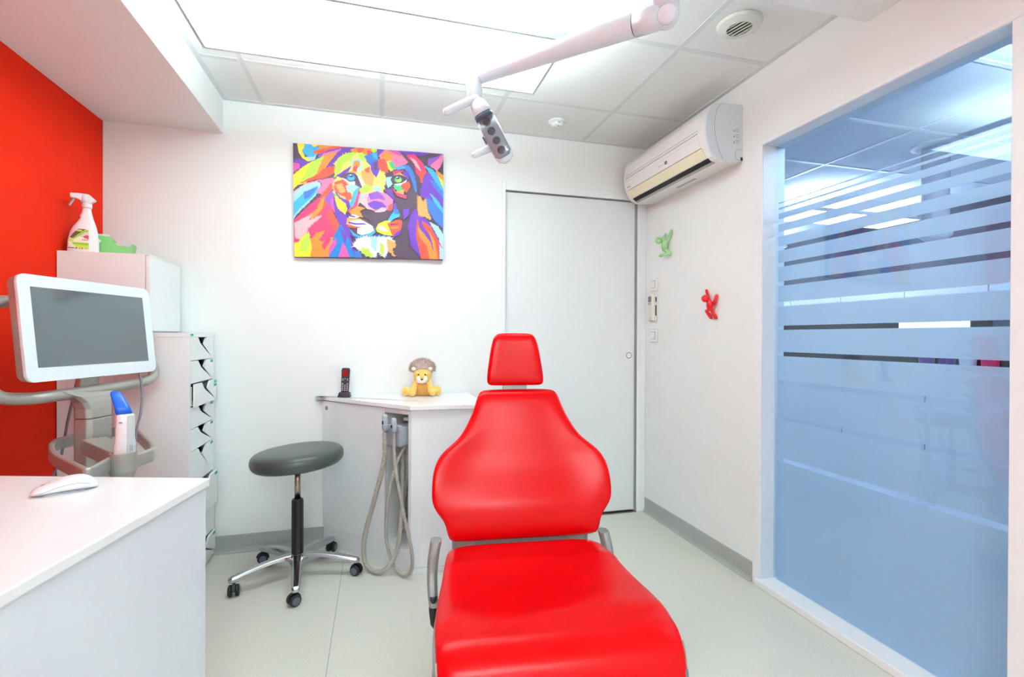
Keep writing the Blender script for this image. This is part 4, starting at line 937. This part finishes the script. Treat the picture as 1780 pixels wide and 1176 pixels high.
# holder block and cup
hb0 = at(163, 772, 1.66); hb1 = at(214, 803, 1.47)
hd = (hb1-hb0); hd.z = 0; hd.normalize(); hs_ = Vector((-hd.y, hd.x, 0))
zc = atz(214, 790, .72).z
Lb = (Vector((hb1.x, hb1.y, 0))-Vector((hb0.x, hb0.y, 0))).length
bz0, bz1 = .722, .770
bm = prism(bmesh.new(), [Vector((hb0.x, hb0.y, bz0))+hs_*.035, Vector((hb0.x, hb0.y, bz0))-hs_*.035, Vector((hb1.x, hb1.y, bz0))-hs_*.026-hd*.02, Vector((hb1.x, hb1.y, bz0))+hs_*.026-hd*.02], (0, 0, bz1-bz0))
sobj('holder_arm', bm, 'cartmetal', bevel=.003)
mcup = Matrix.Translation((hb1.x, hb1.y, 0))
bm = bmesh.new(); prf = [(.004, .650), (.014, .655), (.030, .700), (.0335, .712), (.0335, .768), (.0295, .768), (.0295, .715), (.02, .70), (.0, .67)]
sobj('holder_cup', lathe(bm, prf, 28, mcup), 'cartmetal', smooth=False, bevel=.0008)
# wand
t2 = empty('intraoral_scanner', (hb1.x, hb1.y, .70), 'white and grey scanner wand with a bright blue tip in the cart holder', 'scanner wand')
wt = at(203, 682, 1.49); wb = at(217, 790, 1.47); wm = at(216, 722, 1.47)
def w2(name, bm, m, **k): return obj(name, bm, M[m], t2, world=True, **k)
wv = (CAM-wm); wv.z = 0; wv.normalize()
wr_ = Vector((-wv.y, wv.x, 0))
if wr_.dot(RT) < 0: wr_ = -wr_
def wsec(cpt, hw, hd_, r=.65, n=24): return [cpt+wr_*(hw*sgn(math.cos(2*PI*k/n), r))+wv*(hd_*sgn(math.sin(2*PI*k/n), r)) for k in range(n)]
wp = [(at(213, 824, 1.478), .014, .012), (at(215, 800, 1.474), .022, .019), (at(216, 785, 1.472), .0265, .023), (at(216.5, 772, 1.471), .0265, .023), (at(217, 760, 1.471), .0235, .021), (at(217.5, 735, 1.47), .0230, .020), (at(217.5, 721, 1.47), .0225, .019), (at(217.5, 718.5, 1.47), .019, .016)]
w2('wand_body', loft(bmesh.new(), [wsec(*q) for q in wp]), 'wandw', smooth=True)
def half(cpt, hw, hd_): return [cpt+wr_*x+wv*y for x, y in ((hw*.20, hd_*1.02), (hw*.75, hd_*1.0), (hw*1.03, hd_*.7), (hw*1.03, -hd_*.4), (hw*.2, -hd_*.5))]
w2('grey_side', loft(bmesh.new(), [half(*q) for q in wp[1:7]]), 'wandg', bevel=.0008)
w2('wand_button', Box((-.004, -.001, -.002), (.004, .001, .002)), 'mark', bevel=.0009); o = bpy.data.objects['wand_button']
pb = at(209.5, 734.5, 1.47-.0235); o.data.transform(basis(pb, wr_, -wv, UZ))
bm = bmesh.new()
for i in range(2):
    for j in range(5):
        p = at(226.5+3*i, 774+2.1*j, 1.4465); b2 = Box((-.0009, -.0012, -.0007), (.0009, .0012, .0007)); me = bpy.data.meshes.new('x'); b2.transform(basis(p, wr_, -wv, UZ)); b2.to_mesh(me); b2.free(); bm.from_mesh(me)
tag(w2('vent_holes', bm, 'black'), kind='stuff')
tp_ = [(at(216, 718.4, 1.47), .0205, .017), (at(211.5, 705, 1.475), .0185, .015), (at(206, 692, 1.48), .0165, .013), (at(202, 684.5, 1.484), .0145, .011), (at(200, 681, 1.487), .011, .008), (at(199, 679.5, 1.488), .006, .004)]
w2('blue_tip', loft(bmesh.new(), [wsec(*q, .55) for q in tp_]), 'blue', smooth=True, bevel=0)
# cables
for nm, lb, pts, m_, r_ in (
    ('scanner_cable', 'grey cable hanging from the screen down to the scanner wand', [at(243, 648, 1.93), at(247, 680, 1.90), at(245, 715, 1.86), at(238, 745, 1.80), at(234, 775, 1.66), at(234, 800, 1.60), at(222, 835, 1.56), atz(218, 850, .60)], 'cable', .0042),
    ('power_cable', 'grey cable hanging behind the cart column beside the red wall', [at(136, 650, 2.0), at(130, 680, 2.05), at(118, 730, 2.0), at(112, 765, 1.95), at(104, 800, 1.92), at(92, 828, 1.90), Vector((-1.22, 2.10, .3)), Vector((-1.19, 2.05, .006))], 'cable', .0048),
    ('white_cable', 'thin white cable behind the wand on the scanner cart', [at(201, 640, 2.0), at(201.5, 700, 1.98), at(200, 735, 1.95), at(201, 770, 1.93), at(197, 805, 1.9), at(193, 835, 1.9), Vector((-.98, 2.2, .3)), Vector((-.99, 2.19, .006))], 'wandw', .0026)):
    o = obj(nm, sweep(bmesh.new(), smooth_path(pts, 10), r_, 10), M[m_], smooth=True); tag(o, lb, 'cable')
# foot
for k in range(4):
    a = PI/4+k*PI/2+.28; v = Vector((math.cos(a), math.sin(a), 0))
    sobj('foot', prism(bmesh.new(), [colp+v.cross(UZ)*.02+UZ*.045, colp-v.cross(UZ)*.02+UZ*.045, colp+v*.24-v.cross(UZ)*.016+UZ*.045, colp+v*.24+v.cross(UZ)*.016+UZ*.045], (0, 0, .034)), 'cartmetal', bevel=.004)
    bm = lathe(bmesh.new(), [(.018, -.010), (.022, -.007), (.022, .007), (.018, .010)], 20, Matrix.Translation(colp+v*.225+UZ*.0225) @ Matrix.Rotation(PI/2, 4, 'X')); sobj('castor_wheel', bm, 'blackrub')

# ---------------- canvas print
t = empty('canvas_print', (-.04, YB, 1.84), 'canvas print of a rainbow coloured lion face on the back wall', 'painting')
QY = YB-.026
c4 = [Vector((-.435, QY, 2.133)), Vector((.355, QY, 2.156)), Vector((.354, QY, 1.556)), Vector((-.428, QY, 1.535))]   # TL TR BR BL
obj('canvas', prism(bmesh.new(), c4, (0, .0255, 0)), mat('canvas_edge', (92, 66, 88), .7, noise=.05, bump=.1, bscale=900), t, world=True)
PAL = dict(D=(88,62,84), Y=(255,228,40), y=(255,226,110), O=(255,146,40), o=(250,170,90), R=(250,82,56), P=(250,52,112), p=(255,186,190), M=(232,84,172), m=(244,128,176), V=(116,54,190), v=(150,80,200), B=(62,120,220), b=(0,130,216), C=(60,182,240), c=(178,226,244), G=(196,238,70), g=(70,200,130), W=(250,248,246), K=(30,26,40))
PIC = """Y 0 128,90 300,97 270,130 200,110 170,150 190,205 260,230 215,245 170,215 140,165
C 6 190,97 230,97 260,125 330,115 340,140 290,180 260,215 200,190 165,150 185,130
c 3 200,205 260,205 280,180 270,230 230,235
O 5 285,97 420,107 520,118 480,135 400,130 330,170 270,165 310,130
R 6 250,160 330,140 420,118 545,120 500,140 400,150 330,180 260,172
V 6 300,190 380,150 480,130 620,130 560,160 500,200 440,260 400,290 350,330 370,250
m 6 300,200 340,180 480,140 430,180 380,220 330,280
B 4 270,240 330,180 300,240
V 5 100,240 150,220 225,250 170,290 110,320
M 7 97,255 140,260 150,290 100,330
Y 4 97,360 160,300 225,255 350,200 330,240 280,330 200,420 130,440 97,475
G 5 230,260 340,200 300,300 280,350 200,410 150,420 190,350
O 6 345,200 410,170 440,180 390,240 360,290 330,350 280,380 300,300
R 7 330,310 400,285 460,300 410,350 340,380 240,400 150,425 240,380 300,350
p 4 97,500 190,430 300,400 280,430 170,470 110,540
c 5 97,520 170,450 300,415 320,440 280,520 200,610 130,680 105,720
C 6 100,590 170,520 290,450 300,480 240,550 170,610 105,690
B 4 180,500 290,460 230,540 190,560
m 5 300,400 420,380 440,420 390,480 330,520 280,500 330,440
P 8 105,740 200,640 280,570 340,520 400,470 420,560 400,640 440,720 470,780 430,860 380,930 330,1000 270,1042 107,1030 108,900
R 6 330,520 400,430 420,480 380,560 340,640 300,700 330,600
R 6 400,640 440,720 470,780 440,840 400,760 370,700
O 6 200,720 290,640 320,560 350,540 330,640 280,700 210,735
v 6 350,560 410,480 450,560 430,640 400,620
M 5 400,560 450,540 480,620 500,680 440,680 410,640
V 6 420,540 460,560 520,660 540,740 560,860 600,1000 560,1045 500,900 480,780 440,690
p 9 110,760 220,700 250,690 200,745 330,700 210,800 200,860 170,900 120,880
Y 9 107,930 140,920 200,850 230,900 260,960 230,1042 110,1042
G 7 180,900 225,840 230,920 200,1000 150,990
O 8 240,900 290,840 350,830 300,900 330,920 300,1000 290,1042 240,1042 255,960
O 7 300,960 360,900 430,880 400,960 390,1042 290,1042
P 7 330,950 380,870 400,900 350,980
b 6 430,870 480,770 500,800 530,900 500,1045 390,1045 400,970
M 5 390,960 440,890 450,930 400,1010 385,1042
V 5 480,800 520,860 570,960 560,1040 530,980
M 5 470,1045 500,930 540,980 560,1045
b 5 540,870 560,920 600,1046 560,1045 520,940
B 5 600,990 650,1010 660,1050 600,1048
y 10 430,260 500,190 600,165 700,190 760,300 840,330 860,400 830,520 700,520 620,600 540,600 430,520 420,430 460,360
G 8 440,250 520,180 600,165 560,230 500,260 470,330 430,380
G 5 620,190 670,170 700,210 660,240
o 5 650,330 720,300 760,380 740,460 690,440 660,380
R 4 680,310 720,290 715,340 690,335
W 3 620,350 660,400 680,480 640,440
c 5 570,230 650,225 655,290 640,330 600,330 575,290
O 3 590,240 640,240 638,280 610,320 582,300
R 3 585,290 620,280 612,335 580,325
O 7 560,150 610,130 720,133 740,160 690,190 640,160 590,170
R 5 610,130 680,132 660,160 620,165
G 3 730,135 785,141 780,165 745,175
V 4 785,141 840,148 800,200 780,220
P 3 700,150 730,160 740,185 705,180
B 7 680,200 740,180 790,210 790,280 740,290 700,250
C 4 740,180 780,170 790,230 760,220
V 4 735,260 790,240 820,290 800,330 780,380 750,350 730,310
D 2 760,250 785,260 780,320 765,320
m 8 800,200 850,150 950,155 1000,200 1050,260 980,300 900,320 850,270
M 5 880,152 960,158 1000,200 950,190
O 8 810,200 860,170 920,190 900,250 850,230
R 7 795,230 850,230 870,290 880,340 830,330 800,300
Y 5 870,250 900,240 930,300 910,330 880,310
g 4 885,255 915,250 945,300 930,320 900,290
m 6 930,250 1000,200 1040,260 980,300
V 5 960,160 1120,165 1250,180 1200,200 1040,190
P 7 1040,200 1100,190 1180,260 1215,330 1215,400 1190,460 1180,400 1130,350 1110,270
p 4 1070,215 1120,240 1170,330 1150,320 1110,270
R 5 1150,350 1210,330 1200,440 1170,430
m 6 1250,290 1300,230 1367,190 1370,220 1340,300 1310,328 1270,300
v 4 1230,230 1300,215 1365,190 1280,260 1230,290
B 3 950,300 1010,280 1060,280 1100,340 1125,420 1135,500 1120,510 1090,420 1060,350 1020,310 960,325
C 3 945,300 1000,285 1040,300 960,320
P 3 920,330 1020,320 990,345 930,360
V 3 1010,330 1060,340 1060,400 1020,390
V 3 445,365 570,280 545,330 490,385
D 3 480,370 520,340 580,330 620,370 640,420 665,475 620,470 590,430 530,410
W 2 490,380 540,400 600,412 600,442 550,432 510,405
o 2 520,343 580,322 612,345 560,338
R 7 430,420 500,400 540,450 560,500 530,540 470,520 430,480
o 5 440,440 490,430 520,500 480,510
c 8 525,450 590,440 630,470 600,510 540,500
C 6 590,500 640,460 620,560 590,620 550,660 560,600
R 6 510,520 560,510 575,560 530,570
V 6 440,500 480,550 550,580 560,640 500,600 450,560
Y 5 430,510 470,560 520,600 535,640 520,690 460,640 440,580
g 3 425,500 450,540 432,530
P 5 640,470 660,500 640,560 620,640 560,680 540,660 590,620 610,560
p 3 640,520 700,500 720,560 680,620 640,590 620,620
G 5 640,480 700,440 740,470 700,510 650,515
y 6 760,430 830,440 820,520 760,490
c 5 750,470 800,450 830,500 780,505
m 0 665,565 700,520 780,495 870,520 925,570 920,650 860,655 780,668 720,645 680,612
p 0 660,560 720,508 700,560 712,620 765,655 700,645 668,602
v 0 712,520 790,497 842,538 860,575 800,560 730,570
V 0 705,600 760,575 830,590 872,628 820,640 782,657 730,632
p 0 780,660 830,632 872,650 850,672 755,676
R 0 885,620 920,600 915,660 880,690
D 0 628,650 670,672 740,667 800,676 860,667 920,658 900,712 842,752 804,792 782,862 758,852 752,782 720,742 668,712
O 3 556,662 620,620 690,640 640,662 668,718 620,702 570,692
W 2 545,700 600,690 642,712 600,727 550,717
V 2 538,690 600,706 605,716 545,706
o 3 538,720 640,725 700,760 742,802 600,792 528,772
W 0 560,745 640,735 700,760 752,790 762,830 720,852 660,866 620,850 622,800 560,770
V 2 545,750 600,763 680,765 702,776 600,777 550,764
R 2 540,780 600,790 660,800 600,807 545,797
C 0 545,800 600,850 640,870 700,862 758,836 765,800 777,840 740,872 650,887 590,867
V 0 545,815 590,866 650,888 590,882 550,850
C 4 880,745 930,670 980,680 985,710 930,730 900,762
B 4 925,650 960,640 985,690 940,690
Y 0 778,812 800,770 860,745 912,745 880,780 918,842 922,872 850,864 790,838
W 0 795,802 830,780 872,820 884,838 820,827
R 5 880,770 960,740 1005,745 1000,800 985,850 930,880 912,850 895,800
D 2 900,772 1000,770 960,780 900,784
O 2 905,800 985,795 960,812 910,812
V 4 950,850 1000,820 980,870 930,885
B 6 600,890 720,875 830,870 935,890 900,905 620,905
W 14 590,955 620,900 680,882 760,890 820,887 900,890 945,925 930,965 880,1000 850,1050 800,1000 762,1050 700,1010 640,985
c 8 740,890 792,890 780,1000 745,960
G 10 660,970 720,990 750,1045 700,1040 670,1010
G 8 820,930 850,960 840,1040 820,1000
o 10 880,900 945,930 950,970 905,960 945,1050 890,990
c 5 865,385 910,380 915,440 880,470 865,430
D 2 900,400 930,360 990,350 1042,390 1030,420 930,452
W 2 930,440 1000,430 1047,402 1030,440 960,456
o 2 925,366 980,342 1035,378 980,360
R 6 1000,440 1060,420 1075,460 1040,510 1000,480
g 4 925,452 990,452 1010,490 970,500 940,480
o 5 955,500 1020,490 1010,550 980,540
P 4 915,470 960,510 1042,540 1035,562 960,540
V 5 860,490 910,480 930,560 960,590 930,570
V 5 1010,655 1070,640 1060,700 1020,740
V 4 930,610 950,600 960,650 930,650
V 9 1200,370 1260,330 1330,380 1370,460 1374,800 1330,700 1250,640 1200,560 1160,520
B 7 1240,400 1330,440 1370,520 1371,560 1300,480
C 6 1200,290 1270,320 1330,380 1370,470 1370,505 1300,420 1250,350
O 5 1300,330 1370,370 1370,450 1330,390
Y 4 1320,375 1370,420 1371,480
B 8 1220,560 1300,600 1374,700 1375,810 1290,740 1230,640
C 5 1250,520 1310,570 1374,660 1374,690 1300,600
V 9 1120,650 1150,700 1240,760 1330,900 1360,1070 1190,1066 1090,960 1060,800 1080,720
o 9 1143,540 1165,550 1190,600 1215,570 1225,660 1262,740 1200,710 1150,700
R 4 1140,730 1170,850 1230,930 1260,1070 1180,1068 1130,870
O 5 1145,800 1200,860 1260,930 1310,1073 1260,1071 1230,960 1160,880
V 4 1165,770 1220,830 1285,940 1310,1000 1262,920 1200,850
R 5 1180,750 1260,800 1330,920 1352,1075 1320,1074 1290,920 1200,800
O 4 1240,830 1300,920 1330,1074 1305,1073 1280,940
c 5 1250,760 1330,800 1375,870 1378,1074 1350,1072 1340,900
P 3 1300,860 1375,985 1350,960"""
CQ = [(95, 88), (1370, 187), (1378, 1075), (107, 1042)]
def to_uv(x, y):
    u, v = .5, .5
    for _ in range(8):
        xl = CQ[0][0]+(CQ[3][0]-CQ[0][0])*v; xr = CQ[1][0]+(CQ[2][0]-CQ[1][0])*v; u = (x-xl)/(xr-xl)
        yt = CQ[0][1]+(CQ[1][1]-CQ[0][1])*u; yb = CQ[3][1]+(CQ[2][1]-CQ[3][1])*u; v = (y-yt)/(yb-yt)
    return min(1, max(0, u)), min(1, max(0, v))
rp_ = random.Random(11)
def spikes(pts, amp):
    """hair strokes along the outline: separate slim triangles leaning along the edge."""
    ar = sum(a[0]*b[1]-b[0]*a[1] for a, b in zip(pts, pts[1:]+pts[:1])); sg = 1 if ar > 0 else -1; out = []
    for (x0_, y0_), (x1_, y1_) in zip(pts, pts[1:]+pts[:1]):
        L = math.hypot(x1_-x0_, y1_-y0_); n = int(L/9)
        if n < 2: continue
        dx, dy = (x1_-x0_)/L, (y1_-y0_)/L; nx, ny = dy*sg, -dx*sg
        for i in range(n):
            d = L*(i+.5)/n; a = amp*rp_.uniform(.5, 2.3); w_ = 5.5
            bx, by = x0_+dx*d-nx*2, y0_+dy*d-ny*2
            out.append([(bx-dx*w_, by-dy*w_), (bx+dx*w_, by+dy*w_), (bx+nx*a+dx*a*.7, by+ny*a+dy*a*.7)])
    return out
bm = bmesh.new(); cl = bm.loops.layers.float_color.new('ink'); lay = 0
def ink(pts, col):
    global lay
    lay += 1; z = QY-.0001-lay*.00003; vs = []
    for x, y in pts:
        u, v = to_uv(x, y); p = c4[0].lerp(c4[1], u).lerp(c4[3].lerp(c4[2], u), v); p.y = z; vs.append(p)
    bv = [bm.verts.new(p) for p in vs]
    for tri in tessellate_polygon([vs]):
        try: f = bm.faces.new([bv[i] for i in tri])
        except ValueError: continue
        for lp_ in f.loops: lp_[cl] = (*(v*.74 for v in s2l(PAL[col])), 1)
def ink_set(tris, col):
    global lay
    for tr_ in tris:
        lay -= 1 if tr_ is not tris[0] else 0; ink(tr_, col)
ink(CQ, 'D')
for ln in PIC.split('\n'):
    q = ln.split(); pp_ = [tuple(map(float, a.split(','))) for a in q[2:]]; ink(pp_, q[0]); ink_set(spikes(pp_, float(q[1])) if float(q[1]) else [], q[0])
def disc(cx_, cy_, rx, ry, col): ink([(cx_+rx*math.cos(a*PI/12), cy_+ry*math.sin(a*PI/12)) for a in range(24)], col)
disc(566, 380, 42, 34, 'D'); disc(566, 382, 36, 28, 'B'); disc(568, 390, 26, 16, 'C'); disc(566, 370, 14, 11, 'K'); disc(562, 362, 9, 5, 'W')
disc(968, 400, 40, 32, 'D'); disc(968, 404, 34, 25, 'g'); disc(972, 410, 22, 13, 'G'); disc(964, 390, 14, 10, 'K'); disc(958, 383, 9, 5, 'W')
pm = bpy.data.materials.new('printed_canvas'); pm.use_nodes = True; nt = pm.node_tree; at_ = nt.nodes.new('ShaderNodeVertexColor'); at_.layer_name = 'ink'
nt.links.new(at_.outputs[0], nt.nodes['Principled BSDF'].inputs['Base Color']); nt.nodes['Principled BSDF'].inputs['Roughness'].default_value = .55
nn = nt.nodes.new('ShaderNodeTexNoise'); nn.inputs['Scale'].default_value = 900; bb = nt.nodes.new('ShaderNodeBump'); bb.inputs['Strength'].default_value = .1; bb.inputs['Distance'].default_value = .001
nt.links.new(nn.outputs[0], bb.inputs['Height']); nt.links.new(bb.outputs[0], nt.nodes['Principled BSDF'].inputs['Normal'])
for f in bm.faces:
    f.normal_update()
me = bpy.data.meshes.new('printed_picture'); bm.to_mesh(me); bm.free(); me.materials.append(pm)
o = bpy.data.objects.new('printed_picture', me); C.objects.link(o); o.parent = t; o.matrix_parent_inverse = world_of(t).inverted()
